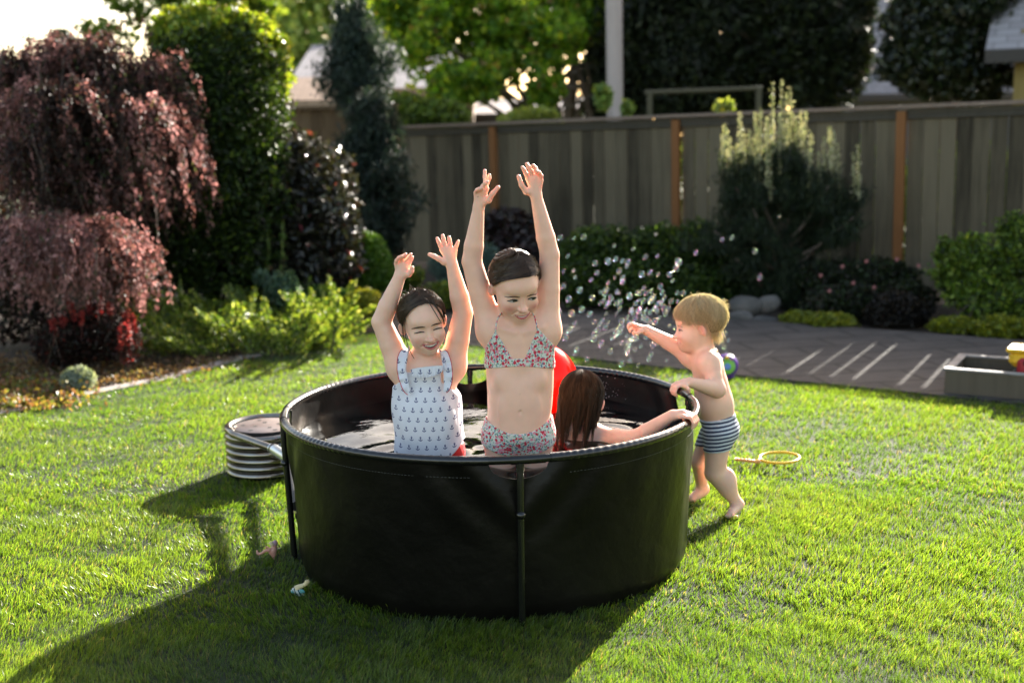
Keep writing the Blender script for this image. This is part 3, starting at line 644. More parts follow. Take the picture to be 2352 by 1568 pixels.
for (gx, gy, tx, ty, nm, lb, cl, wv_) in [(615, 748, 616, 518, 'foxglove', 'tall slim leafy flower spike in the juniper bed, left one of the tall pair', [(.16, .26, .06), (.24, .32, .09), (.12, .19, .07)], .018), (648, 748, 650, 505, 'foxglove', 'tall slim leafy flower spike in the juniper bed, right one of the tall pair', [(.16, .26, .06), (.24, .32, .09), (.12, .19, .07)], .018),
        (540, 770, 528, 650, 'leafy_spike', 'short pale leafy spike rising from the middle of the juniper', [(.22, .30, .10), (.14, .21, .07)], .012), (415, 795, 413, 640, 'leafy_spike', 'thin dim leafy spike standing left of the middle of the juniper', [(.16, .22, .08), (.10, .15, .05)], .010), (505, 775, 545, 668, 'leafy_spike', 'leaning pale leafy spike right beside the middle spike of the juniper', [(.22, .30, .10), (.14, .21, .07)], .012)]:
    b_ = G(gx, gy); spikes(nm, lb, [b_], [P(tx, ty, b_[1])], cl, 57 + gx, wv_)
plant('blue_leaf_plant', 'blue green leafy plant at the foot of the tall flower spikes', 'plant', (-1.95, 9.6), [B(650, 665, 9.3, 42, 36), B(600, 640, 9.4, 18, 18), B(685, 700, 9.3, 25, 25)], 2600, .05, .5, [(.07, .13, .09), (.12, .19, .13), (.05, .09, .06)], [2, 1.5, 1], r0=.008, seed=59, gap=.1)
plant('clipped_ball', 'round clipped bright green ball shrub against the dark pine', 'shrub', (-1.3, 10.8), [B(828, 610, 10.6, 76, 80)], 14000, .028, .6, [(.035, .09, .008), (.06, .14, .012), (.10, .18, .018)], [2, 3, 1], r0=.02, seed=60, gap=0, rough=.06, shell=7)
plant('lavender', 'small round silver grey lavender at the lawn edge', 'plant', G(180, 895)[:2], [B(180, 872, 7.2, 40, 30)], 3600, .04, .16, [(.20, .25, .22), (.30, .35, .32), (.12, .16, .13)], [2, 2, 1], r0=.004, seed=61, gap=0, rough=.12, up=(0, 0, 1), bias=.5)
def lowbed(name, label, spots, n, size, cols, wts, seed, h=.06, cat='ground cover', kind='stuff'):
    r = np.random.default_rng(seed); P_ = []
    for (x, y, rx, ry) in spots:
        c = G(x, y); m_ = int(n * rx * ry / sum(a[2] * a[3] for a in spots)); d = r.normal(size=(m_, 2)) * .5
        p = np.stack([c[0] + d[:, 0] * rx, c[1] + d[:, 1] * ry, np.abs(r.normal(0, 1, m_)) * h * .5], 1); p[:, 2] *= .6 + .7 * np.clip(vnoise(p * 6, seed), -.6, 1); p[:, 2] = np.abs(p[:, 2]) + .01; P_.append(p)
    p = np.vstack(P_); V, Fq, cc = leaf_mesh(p, size, .7, pick(cols, wts, len(p), r, .35), r)
    return tag(mesh_np(name, V, Fq, M_leaf, None, False, cc), label, cat, kind=kind)
lowbed('ground_cover', 'yellow and coral low ground cover by the concrete edging at the left', [(40, 930, .35, .22), (120, 905, .22, .14), (10, 900, .3, .2)], 5200, .03, [(.26, .20, .05), (.26, .13, .08), (.12, .14, .04), (.16, .08, .05)], [2, 1.5, 3, 2], 62, .08)
lowbed('leaf_litter', 'dry orange brown leaf litter on the bed soil between lavender and juniper', [(290, 870, .45, .2), (380, 850, .4, .16), (470, 830, .4, .12), (100, 850, .9, .6), (620, 790, .5, .15)], 5000, .028, [(.20, .12, .07), (.12, .07, .045), (.26, .19, .12), (.08, .09, .03)], [3, 3, 1, 1.5], 63, .03)
# ---- border between patio and fence
HG = [(.016, .035, .008), (.03, .06, .012), (.06, .105, .015), (.10, .15, .02)]
plant('dark_red_shrub', 'dark maroon shrub against the fence below the first orange post', 'shrub', (-.05, 12.2), [B(1165, 520, 12.2, 60, 45), B(1190, 600, 12, 85, 80)], 9000, .06, .5, [(.020, .010, .010), (.04, .015, .014), (.015, .016, .01)], [3, 1, 1], M_leafg, r0=.02, seed=70, gap=.05)
plant('blue_spruce', 'small blue green spruce seen between the two raised arms', 'shrub', (-.1, 11.6), [B(1110, 590, 11.4, 40, 34), B(1020, 610, 11.4, 40, 30), B(1070, 640, 11.4, 70, 34)], 5000, .05, .2, [(.09, .16, .14), (.14, .22, .19), (.05, .09, .08)], [2, 1.5, 1], M_needle, r0=.012, seed=71, gap=.2, up=(0, 0, 1), bias=.3)
plant('low_golden_shrub', 'yellow green low shrub behind the heads of the two girls', 'shrub', (-.3, 10.8), [B(1010, 680, 10.7, 60, 34), B(940, 700, 10.8, 50, 30), B(1050, 700, 10.6, 40, 25), B(930, 640, 11.0, 45, 35)], 5600, .04, .6, [(.16, .20, .02), (.09, .14, .02), (.04, .07, .015)], [2, 2, 2], r0=.01, seed=72, gap=.2)
plant('broad_green_shrub', 'broad mid green shrub behind the cloud of bubbles', 'shrub', (1.4, 10.9), [B(1370, 590, 10.9, 85, 70), B(1500, 600, 10.9, 95, 78), B(1610, 600, 11.0, 85, 80), B(1330, 650, 10.6, 60, 60), B(1440, 660, 10.6, 110, 55), B(1590, 670, 10.6, 100, 50), B(1710, 655, 10.9, 70, 52)], 37000, .045, .6, HG, [3, 3, 2, .8], r0=.03, seed=73, gap=.14, rough=.3)
plant('leafy_sprigs', 'a few bright leaf sprigs poking above the fence by the pole', 'plant', (P(1400, 250, 15.5)[0], 15.5), [B(1385, 222, 15.5, 22, 30), B(1440, 250, 15.5, 16, 22)], 260, .09, .7, [(.12, .2, .04), (.2, .28, .07)], [1, 1], r0=.01, seed=74, gap=.2)
plant('leaf_sprig', 'single yellow green sprig rising above the fence beside the garden frame', 'plant', (P(1662, 250, 13.5)[0], 13.5), [B(1664, 243, 13.5, 26, 13)], 150, .07, .7, [(.2, .28, .05), (.3, .34, .08)], [1, 1], r0=.006, seed=75, gap=.1)
plant('pale_shrub', 'pale sunlit rounded shrub just topping the fence left of the pole', 'shrub', (P(1230, 258, 16.5)[0], 16.5), [B(1228, 268, 16.5, 58, 22), B(1180, 282, 16.5, 40, 20)], 2200, .07, .6, [(.2, .26, .05), (.3, .33, .08)], [1, 1], r0=.01, seed=76, gap=.1)
for i, (x0, n_, lb) in enumerate([(1960, 7000, 'sunlit green thicket glimpsed through the fence gaps beside the candle pine'), (2230, 7000, 'sunlit green thicket glimpsed through the fence gaps at the right'), (1680, 7000, 'sunlit green thicket glimpsed through the fence gaps left of the candle pine')]):
    plant('thicket', lb, 'shrub', (P(x0, 480, (13.4, 12.2, 14.2)[i])[0] + .3, (13.4, 12.2, 14.2)[i]), [B(x0, 450, (13.4, 12.2, 14.2)[i], 150, 120, 60), B(x0, 560, (13.4, 12.2, 14.2)[i], 150, 100, 60)], n_, .07, .6, [(.12, .2, .02), (.2, .28, .03)], [1, 1], r0=.015, seed=77 + i, gap=.1)
plant('low_hedge', 'low dark hedge dotted with tiny pink flowers under the fence', 'shrub', (3.0, 9.7), [B(1900, 640, 10.0, 80, 40), B(2020, 640, 9.9, 95, 48), B(1940, 700, 9.6, 110, 50), B(2080, 690, 9.5, 70, 50)], 17000, .035, .6, [(.010, .016, .006), (.02, .034, .012), (.035, .06, .02), (.015, .011, .008)], [3, 3, 1, 2], r0=.012, seed=79, gap=.05)
r_ = np.random.default_rng(80); hd = bpy.data.objects['low_hedge']
M_flow = pm('pink_petals', (.30, .11, .11), .6)
for (x, y) in [(1935, 612), (1990, 600), (1885, 633), (2008, 660), (2060, 596), (1960, 650), (2110, 610), (1905, 668)]:
    c = P(x, y, 9.35); mb = MB()
    for k in range(5): a = k * 1.2566; mb.ball(c + np.array([math.cos(a) * .009, 0, math.sin(a) * .009]), (.008, .005, .008), 6, 5)
    mb.build('flower', M_flow, hd, True)
plant('bright_shrub', 'bright yellow green shrub at the right end of the border', 'shrub', (4.0, 9.4), [B(2290, 600, 9.3, 100, 66), B(2215, 640, 9.2, 62, 62), B(2330, 540, 9.4, 60, 50), B(2300, 690, 9.0, 110, 50), B(2180, 590, 9.4, 30, 40)], 21000, .04, .6, [(.06, .11, .012), (.11, .18, .02), (.20, .27, .04), (.02, .035, .01)], [3, 3, 1.5, 2], r0=.02, seed=81, gap=.3, rough=.42)
def bed(name, label, blobs, base, n, seed): plant(name, label, 'plant', base, blobs, n, .035, .6, [(.14, .17, .015), (.24, .26, .02), (.07, .10, .015)], [3, 2, 1], r0=.006, seed=seed, gap=.12, zmin=.01)
bed('golden_creeper', 'low golden green plant spilling onto the patio below the candle pine', [B(1840, 735, 9.4, 50, 22), B(1910, 742, 9.2, 60, 24)], (2.4, 9.4), 4500, 82)
bed('golden_creeper', 'low golden green plant at the patio edge in front of the bright shrub', [B(2200, 750, 8.8, 70, 24), B(2310, 758, 8.6, 80, 34)], (3.4, 8.8), 6500, 83)
plant('dark_plant', 'dark brown leaved plant between the two golden creepers', 'plant', (2.95, 9.2), [B(2060, 715, 9.2, 75, 45)], 6000, .035, .6, [(.010, .008, .007), (.02, .016, .011)], [1, 1], r0=.008, seed=84, gap=.02)
# rocks at the patio's back edge
M_rock = pm('rock', (.05, .048, .044), .9, (.12, .11, .10), 5, bmp=.6)
for i, (x, y, a_, b_, lb) in enumerate([(1712, 705, .14, .09, 'rounded grey rock, left one of the upper pair behind the patio'), (1765, 700, .10, .08, 'rounded grey rock, right one of the upper pair behind the patio'), (1700, 730, .11, .06, 'pale rock lying lowest at the left of the little rock pile'), (1752, 738, .14, .045, 'flat rock lying at the front right of the little rock pile')]):
    c = P(x, y, 9.75 - .15 * (i > 1)); mb = MB(); mb.ball((0, 0, 0), 1, 20, 14); V = np.vstack(mb.V); V = V * (1 + .16 * vnoise(V * 1.3, i + 5))[:, None] * np.array([a_, a_ * .8, b_])
    tag(mesh_np('rock', V + c, mb.F[4][0], M_rock), lb, 'rock', 'rocks at the back of the patio')

# ---- pine with pale candles
t = thing('candle_pine', (3.05, 10.5, 0), 'dark pine topped with pale upright new shoots standing before the fence', 'tree')
r_ = np.random.default_rng(90); mb = MB(); Yc = 10.45; base = P(1790, 600, Yc); base[2] = 0
P_ = []; D_ = []; tips = [(1795, 330), (1720, 372), (1860, 360), (1690, 430), (1760, 420), (1830, 420), (1905, 425), (1950, 470), (1730, 480), (1810, 480), (1880, 490), (1670, 480), (1700, 540), (1770, 545), (1850, 540), (1920, 530), (1745, 600), (1815, 600), (1870, 590), (1740, 650), (1800, 660), (1860, 650), (1905, 590), (1690, 595), (1640, 530), (1960, 500), (1780, 700), (1830, 700), (1700, 395), (1785, 380), (1880, 400), (1930, 440)]
for i, (x, y) in enumerate(tips):
    e = P(x, y, Yc + r_.uniform(-.3, .3)); o = base + [0, 0, max(.15, e[2] * .45)]
    mb.tube([o, (o + e) / 2 + [0, 0, -.05], e], [.02, .014, .008], 7)
    for k in range(5):
        c = e + r_.normal(0, .09, 3) + [0, 0, -.05]; q = e * .55 + o * .45; m_ = 260; u = r_.random((m_, 1)) ** .6
        P_.append(q + (c - q) * u + r_.normal(0, .04, (m_, 3))); D_.append(np.tile([0, 0, 1.], (m_, 1)) + r_.normal(0, .4, (m_, 3)))
for (x, y1) in [(1775, 325), (1795, 322), (1815, 328), (1665, 345), (1677, 385), (1700, 335), (1735, 335), (1762, 340), (1710, 400), (1690, 430), (1838, 345), (1862, 400), (1842, 390), (1800, 400), (1745, 405), (1905, 370), (1893, 385), (1925, 420), (1970, 432), (1960, 450), (1735, 445), (1815, 450), (1860, 440), (1780, 470)]:
    e = P(x, y1 + 22, Yc); o = e * .7 + base * .3; mb.tube([o, e], [.008, .005], 5); m_ = 330; u = r_.random((m_, 1)) ** .5
    P_.append(o + (e - o) * u + r_.normal(0, .042, (m_, 3))); D_.append(np.tile([0, 0, 1.], (m_, 1)) + r_.normal(0, .5, (m_, 3)))
mb.tube([base, base + [0, 0, .9]], [.05, .03], 9); mb.build('trunk', M_bark, t, True)
p = np.vstack(P_); V, Fq, cc = leaf_mesh(p, .080, .11, pick([(.012, .022, .010), (.022, .040, .014), (.04, .06, .02)], [3, 3, 1], len(p), r_), r_, np.vstack(D_), .5)
mesh_np('crown', V, Fq, M_needle, t, False, cc)
cands = [(1775, 325, 190), (1795, 330, 185), (1815, 325, 200), (1805, 350, 215), (1700, 330, 262), (1665, 345, 285), (1660, 370, 310), (1677, 385, 315), (1735, 330, 260), (1748, 345, 255), (1762, 335, 270), (1775, 370, 275), (1790, 380, 270), (1722, 375, 300), (1710, 400, 300), (1690, 430, 335), (1838, 340, 255), (1828, 360, 268), (1850, 350, 258), (1862, 400, 300), (1842, 390, 300), (1812, 390, 290), (1800, 400, 285), (1745, 400, 305), (1760, 410, 310), (1905, 370, 292), (1915, 385, 300), (1893, 380, 315), (1925, 420, 330), (1970, 430, 335), (1960, 445, 350), (1735, 440, 345), (1715, 450, 350), (1800, 440, 350), (1815, 450, 355), (1860, 440, 345), (1780, 560, 500), (1880, 440, 350), (1830, 430, 330), (1770, 440, 340)]
for (x, y0, y1) in cands:
    Yk = Yc + r_.uniform(-.2, .2); a = P(x + r_.uniform(-3, 3), y0 + 20, Yk); e = P(x, y1, Yk); u = np.sqrt(r_.random(150))[:, None] * 0 + r_.random((150, 1))
    p = a + (e - a) * u + r_.normal(0, .0125, (150, 3)) * (1.25 - .7 * u); c = pick([(.55, .54, .32), (.72, .68, .48), (.34, .39, .18)], [2, 2, 1], 150, r_)
    mb = MB(); mb.tube([a, e], [.008, .005], 6); cs = np.tile([[.30, .30, .14]], (mb.n, 1)); V, Fq, cc = leaf_mesh(p, .030, .3, c, r_, (0, 0, 1), .4); mb.add(V, [Fq])
    mb.build('candle', M_needle, t, False, np.vstack([cs, cc]))
# ------------------------------------------------------------------ the black tub
TC = np.array([-.084, 4.242]); TR = .752; TH = .545; WZ = .442; A0 = R(7.7)
def tang(th): return np.array([TC[0] + TR * math.sin(th), TC[1] - TR * math.cos(th)])   # 0 = front, + to the right
m, nt, b = new_mat('black_vinyl'); v = ocoord(nt)
nt.links.new(mixc(nt, ramp(nt, noise(nt, v, 4, 4), .4, .7), (.0028, .0024, .002), (.0055, .0048, .004)), b.inputs['Base Color'])
b.inputs['Roughness'].default_value = .36; b.inputs['Specular IOR Level'].default_value = .20
bump(nt, b, noise(nt, v, 4, 4) * 1.6 + noise(nt, v, 160, 2) * .03, .45, .02); M_vinyl = m
m, nt, b = new_mat('wet_vinyl'); v = ocoord(nt)
b.inputs['Base Color'].default_value = rgb((.006, .0055, .006)); b.inputs['Roughness'].default_value = .24; b.inputs['Coat Weight'].default_value = .5; b.inputs['Coat Roughness'].default_value = .08
bump(nt, b, noise(nt, v, 40, 3), .3, .004); M_sleeve = m
M_pipe = pm('black_pipe', (.006, .006, .006), .25, coat=.3)
M_stitch = pm('stitch_thread', (.10, .10, .09), .8)
handles = [A0 + k * math.pi / 2 for k in range(4)]; hw_ = .096
def hdist(th): return np.min([np.abs((th - h + np.pi) % (2 * np.pi) - np.pi) for h in handles], axis=0) * TR
tub = thing('tub', (TC[0], TC[1], 0), 'large round black fabric soaking tub standing on the lawn, filled with water', 'tub')
def wall(rad_off, zlo, n=420, mz=40):
    th = np.linspace(0, 2 * np.pi, n, endpoint=False); dh = hdist(th)
    dip = .052 * np.sqrt(np.clip(1 - (dh / hw_) ** 2, 0, 1)) + .012 * (dh < hw_)
    ztop = TH - .004 - np.where(dh < hw_, dip, 0); f = np.linspace(0, 1, mz)[:, None]
    z = zlo + (ztop - zlo) * f; taper = TR - .004 - .028 * (1 - z / TH)
    rel = np.clip((z - .25) / .3, 0, 1); sag = .017 * np.exp(-(dh / .30) ** 2) * rel * np.cos(dh * 34 + (TH - z) * 30) * np.exp(-dh * 2.5)
    w_ = vnoise(np.stack([np.sin(th) * 5 + 0 * z, np.cos(th) * 5 + 0 * z, z * 3], -1), 5) * .003
    rr = taper + rad_off + sag + w_ - .006 * np.sin(np.pi * np.clip(z / TH, 0, 1)) + .010 * np.clip((.05 - z) / .05, 0, 1) * -1
    V = np.stack([TC[0] + rr * np.sin(th), TC[1] - rr * np.cos(th), z + 0 * rr], -1).reshape(-1, 3)
    i = np.arange(mz - 1)[:, None] * n; j = np.arange(n)[None]; j2 = (j + 1) % n
    return V, np.stack([i + j, i + j2, i + n + j2, i + n + j], -1).reshape(-1, 4)
mb = MB(); Vo, Fo = wall(0, 0.0); mb.add(Vo, [Fo]); Vi, Fi = wall(-.004, .012); mb.add(Vi, [Fi[:, ::-1]])
n = 420; k = len(Vo); q = 39 * n + np.arange(n); q2 = 39 * n + (np.arange(n) + 1) % n
mb.F[4].append(np.stack([q, q2, k + q2, k + q], 1)); mb.build('wall', M_vinyl, tub, True)
mb = MB(); mb.lathe([(0, .014), (.35, .014), (TR - .065, .014)], (TC[0], TC[1], 0), 96); mb.build('bottom', M_vinyl, tub, True)
# rim: wrinkled fabric sleeve between the four bare handle sections of pipe
def arc(t0, t1, r, n, z=TH, wr=0.0, roff=0, seed=0):
    th = np.linspace(t0, t1, n); pts = np.array([[TC[0] + (TR + roff) * math.sin(t), TC[1] - (TR + roff) * math.cos(t), z] for t in th]); return pts
rr_ = np.random.default_rng(3)
for h in handles:
    t0, t1 = h + hw_ / TR, h + math.pi / 2 - hw_ / TR; nn_ = 420
    pts = arc(t0, t1, 0, nn_); mb = MB(); L = np.linspace(0, (t1 - t0) * TR, nn_)
    rad = .0158 + .0011 * np.sin(L * 330 + 3 * np.sin(L * 21)) * (.5 + .5 * np.sin(L * 13)) + .0006 * rr_.normal(size=nn_).cumsum() / 12
    mb.tube(pts, .0152, 18, caps=False); Vt = mb.V[0].reshape(nn_, 18, 3); aa = np.linspace(0, 2 * np.pi, 18, endpoint=False)[None]
    wr_ = np.sin(L[:, None] * 230 + 6 * np.sin(L[:, None] * 5.3 + h) + 1.6 * np.sin(aa + 1) + 2.5 * np.sin(L[:, None] * 17) + aa * 1.0); wr_ = np.sign(wr_) * np.abs(wr_) ** .7
    am = .0001 + .0006 * (.5 + .5 * np.sin(L[:, None] * 11 + 2 * h)); am = am * np.clip(np.minimum(L, L[-1] - L)[:, None] * 20, .1, 1)
    mb.V[0] = (Vt + (Vt - pts[:, None]) / .0152 * (am * wr_)[..., None]).reshape(-1, 3); mb.build('rim_sleeve', M_sleeve, tub, True)
    mb = MB(); mb.tube(arc(h - hw_ / TR - .02, h + hw_ / TR + .02, 0, 30), .0132, 14); ho = mb.build('handle_pipe', M_pipe, tub, True)
    mb = MB(); mb.tube(arc(h + .035 - .072, h + .035 + .072 if h == handles[0] else h + .10, 0, 14), .0152, 14)
    mb.build('pipe_collar', M_pipe, ho, True)
    # upright leg under the handle: outside on the left and front
    c = tang(h); o = (c - TC) / TR; a = TC + o * (TR); zf = 0.0
    mb = MB(); mb.tube([[a[0], a[1], TH], [a[0] + o[0] * .004, a[1] + o[1] * .004, TH - .04], [TC[0] + o[0] * (TR + .004), TC[1] + o[1] * (TR + .004), TH - .10], [TC[0] + o[0] * (TR - .012), TC[1] + o[1] * (TR - .012), zf]], .0115, 12)
    lg = mb.build('leg', M_pipe, tub, True)
    mb = MB(); e = TC + o * (TR + .006); mb.ball((e[0], e[1], TH - .175), (.016, .016, .014), 12, 8); mb.build('leg_knob', M_pipe, lg, True); mb = MB(); mb.tube([[a[0] + o[0] * .003, a[1] + o[1] * .003, TH - .010], [a[0] + o[0] * .003, a[1] + o[1] * .003, TH - .035]], .014, 12); mb.build('leg_fitting', M_pipe, lg, True)
for h in handles:
    mb = MB()
    for th in np.arange(h + .17, h + math.pi / 2 - .17, .016):
        mb.tube([[TC[0] + (TR - .0055) * math.sin(t), TC[1] - (TR - .0055) * math.cos(t), TH - .055] for t in (th, th + .009)], .0006, 5, caps=False)
    mb.build('stitching', M_stitch, tub, True)
# the water, rippled by the children
n = 260; g_ = np.linspace(-TR, TR, n); X, Y_ = np.meshgrid(g_, g_); Z = np.zeros_like(X)
rw = np.random.default_rng(12)
for kk in range(34):
    a = rw.normal(1.0, 1.0); f_ = rw.uniform(6, 22); Z += .042 / f_ ** 1.45 * np.sin((X * math.cos(a) + Y_ * math.sin(a)) * f_ + rw.uniform(0, 6.3) + .8 * np.sin(X * 4 + kk) + .7 * np.cos(Y_ * 5 + kk))
for (cx_, cy_, am) in ((.02 - TC[0], 3.84 - TC[1], .004), (-.30 - TC[0], 3.9 - TC[1], .004), (.30 - TC[0], 4.2 - TC[1], .005)):
    d = np.hypot(X - cx_, Y_ - cy_); Z += am * np.sin(d * 55) * np.exp(-np.abs(d - .14) * 9)
inside = np.hypot(X, Y_) < TR - .013; V = np.stack([X + TC[0], Y_ + TC[1], Z + WZ], -1).reshape(-1, 3)
i = (np.arange(n - 1)[:, None] * n + np.arange(n - 1)[None]).ravel(); ok = inside.ravel()[i] & inside.ravel()[i + 1] & inside.ravel()[i + n] & inside.ravel()[i + n + 1]; i = i[ok]
m = bpy.data.materials.new('tub_water'); m.use_nodes = True; nt = m.node_tree; nt.nodes.remove(nt.nodes['Principled BSDF'])
tr = nt.nodes.new('ShaderNodeBsdfTransparent'); tr.inputs[0].default_value = (.42, .46, .44, 1); gl = nt.nodes.new('ShaderNodeBsdfGlossy'); gl.inputs['Roughness'].default_value = .03; gl.inputs[0].default_value = (1, 1, 1, 1)
fr = nt.nodes.new('ShaderNodeFresnel'); fr.inputs[0].default_value = 1.33; mx = nt.nodes.new('ShaderNodeMixShader'); nt.links.new(fr.outputs[0], mx.inputs[0]); nt.links.new(tr.outputs[0], mx.inputs[1]); nt.links.new(gl.outputs[0], mx.inputs[2]); nt.links.new(mx.outputs[0], nt.nodes['Material Output'].inputs[0])
v = ocoord(nt); bn = nt.nodes.new('ShaderNodeBump'); bn.inputs['Strength'].default_value = .12; bn.inputs['Distance'].default_value = .01; nt.links.new(noise(nt, v, 26, 3).o, bn.inputs['Height']); nt.links.new(bn.outputs[0], gl.inputs['Normal'])
tag(mesh_np('water', V, np.stack([i, i + 1, i + n + 1, i + n], 1), m), 'dark rippled water in the black tub', 'water', kind='structure')
# droplets splashed on the inner wall behind the kneeling child
m, nt, b = new_mat('droplet'); b.inputs['Base Color'].default_value = (.9, .92, .95, 1); b.inputs['Roughness'].default_value = .12; b.inputs['IOR'].default_value = 1.33; b.inputs['Transmission Weight'].default_value = .6; M_drop = m
mb = MB(); rd = np.random.default_rng(8)
for kk in range(620):
    th = math.pi - rd.normal(.46, .14); z = .445 + abs(rd.normal(0, .045)); z = min(z, .535); rr = TR - .030 - rd.random() * .02 * (kk % 3 == 0); s_ = rd.uniform(.0007, .0021)
    mb.ball((TC[0] + rr * math.sin(th), TC[1] - rr * math.cos(th), z), (s_, s_, s_ * 1.2), 7, 5)
tag(mb.build('splash_drops', M_drop, None, True), 'spray of glistening drops flying against the far inner wall of the tub', 'water drops', kind='stuff')

# ------------------------------------------------------------------ coil heater
m, nt, b = new_mat('stainless_tube'); v = ocoord(nt); f_ = ramp(nt, noise(nt, v, 9, 4, .6), .45, .75)
nt.links.new(mixc(nt, f_, (.30, .28, .25), (.20, .14, .10)), b.inputs['Base Color']); b.inputs['Metallic'].default_value = 1; b.inputs['Roughness'].default_value = .24; M_steel = m
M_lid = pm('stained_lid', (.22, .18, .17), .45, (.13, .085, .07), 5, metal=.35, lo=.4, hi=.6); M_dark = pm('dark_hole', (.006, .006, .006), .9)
M_clamp = pm('bright_clamp', (.72, .76, .78), .3, metal=.9); M_hose = pm('black_rubber', (.012, .012, .012), .5)
hc = np.array([-1.145, 5.32]); hr = .198; ht = thing('coil_heater', (hc[0], hc[1], 0), 'round stainless steel coil water heater with a perforated lid beside the tub', 'heater')
tr_ = .0185; th = np.linspace(0, 5.45 * 2 * np.pi, 520) + R(205); z = .022 + np.linspace(0, .185, 520)
p = np.stack([hc[0] + (hr - tr_) * np.cos(th), hc[1] + (hr - tr_) * np.sin(th), z], 1)
k = np.argmin(np.abs(th - (th[-1] - R(20))))
end = np.array([TC[0] - .72, 4.36, .30]); front = np.array([hc[0] + .05, hc[1] - hr - .02, .222])
L = th[-1]; mb = MB(); mb.tube(p, tr_ * .93, 14)
mb.build('coil', M_steel, ht, True)
# top pipe leaves the coil at the left and runs forward past the lid to the tub
a = np.array([hc[0] - hr + tr_, hc[1] + .02, .222]); ang = np.linspace(R(20), R(215), 30)
pts = np.stack([hc[0] + (hr - tr_) * np.cos(ang), hc[1] + (hr - tr_) * np.sin(ang), np.full(30, .224)], 1)
e1 = P(800 / 1.2245, 1274 / 1.2245, 4.98); e2 = P(770 / 1.2245, 1262 / 1.2245, 5.02); pts = np.vstack([pts, [[hc[0] - .12, hc[1] - .165, .226]], e2, e1 + (e1 - e2) * .2])
mb = MB(); mb.tube(pts, tr_ * .93, 14); mb.build('outlet_pipe', M_steel, ht, True)
e3 = P(812 / 1.2245, 1290 / 1.2245, 4.80); mb = MB(); mb.tube([e2 - (e1 - e2) * .3, e2, e3], [.019, .0225, .0235], 16); cl = mb.build('hose_sleeve', M_clamp, ht, True)
mb = MB(); d = (e2 - e3) / np.linalg.norm(e2 - e3); mb.tube([e2 + d * .004, e2 - d * .012], .025, 16); mb.build('hose_clamp', M_steel, cl, True)
wallp = np.array([TC[0] - .735, 4.24, e3[2] - .03]); mb = MB(); mb.tube([e3, (e3 + wallp) / 2, wallp], .020, 12); mb.build('hose', M_hose, ht, True)
mb = MB(); mb.tube([[hc[0] + .05, hc[1] - .175, .135], [hc[0] + .16, hc[1] - .24, .13], [wallp[0] - .0, wallp[1] + .05, .12]], .0175, 12); mb.build('inlet_pipe', M_steel, ht, True)
mb = MB(); mb.lathe([(0, .226), (.150, .226), (.156, .222), (.157, .205), (.15, .20)], (hc[0], hc[1], 0), 48); lid = mb.build('lid', M_lid, ht, True)
mb = MB(); mb.lathe([(.157, .05), (.157, .222), (.1615, .229), (.165, .222), (.165, .05)], (hc[0], hc[1], 0), 48); mb.build('inner_drum', M_dark, ht, True)
mb = MB()
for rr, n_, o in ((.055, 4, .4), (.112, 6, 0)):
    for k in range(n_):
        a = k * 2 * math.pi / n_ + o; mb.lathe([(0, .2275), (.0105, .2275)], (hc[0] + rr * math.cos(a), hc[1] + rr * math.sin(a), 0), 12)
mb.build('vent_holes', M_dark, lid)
for a in (R(250), R(310), R(100)):
    mb = MB(); mb.tube([[hc[0] + .12 * math.cos(a), hc[1] + .12 * math.sin(a), .05], [hc[0] + .15 * math.cos(a), hc[1] + .15 * math.sin(a), -.005]], .005, 6); mb.build('foot', M_steel, ht, True)

# ------------------------------------------------------------------ red balloon
m, nt, b = new_mat('red_latex'); b.inputs['Base Color'].default_value = rgb((.66, .020, .012)); b.inputs['Roughness'].default_value = .16; b.inputs['Specular IOR Level'].default_value = .6
tl = nt.nodes.new('ShaderNodeBsdfTranslucent'); tl.inputs[0].default_value = (1.0, .06, .02, 1); mx = nt.nodes.new('ShaderNodeMixShader'); mx.inputs[0].default_value = .6
nt.links.new(b.outputs[0], mx.inputs[1]); nt.links.new(tl.outputs[0], mx.inputs[2]); nt.links.new(mx.outputs[0], nt.nodes['Material Output'].inputs[0]); M_red = m
bc = P(1250, 868, 4.52); bl = thing('balloon', bc, 'shiny red balloon floating in the tub behind the taller girl', 'balloon')
ax = np.array(Matrix.Rotation(R(-38), 3, 'Y')); t = np.linspace(0, np.pi, 28)
prof = [(.128 * math.sin(q) * (1 - .10 * (math.cos(q) < 0) * math.cos(q) ** 2), .150 * math.cos(q)) for q in t]
mb = MB(); mb.lathe(prof, bc, 40, ax); mb.build('skin', M_red, bl, True)
kp = P(1327, 858, 4.45); mb = MB(); mb.tube([kp + [-.02, 0, -.003], kp, kp + [.006, 0, .001], kp + [.015, 0, .004]], [.010, .0035, .0035, .010], 10); mb.build('knot', M_red, bl, True)

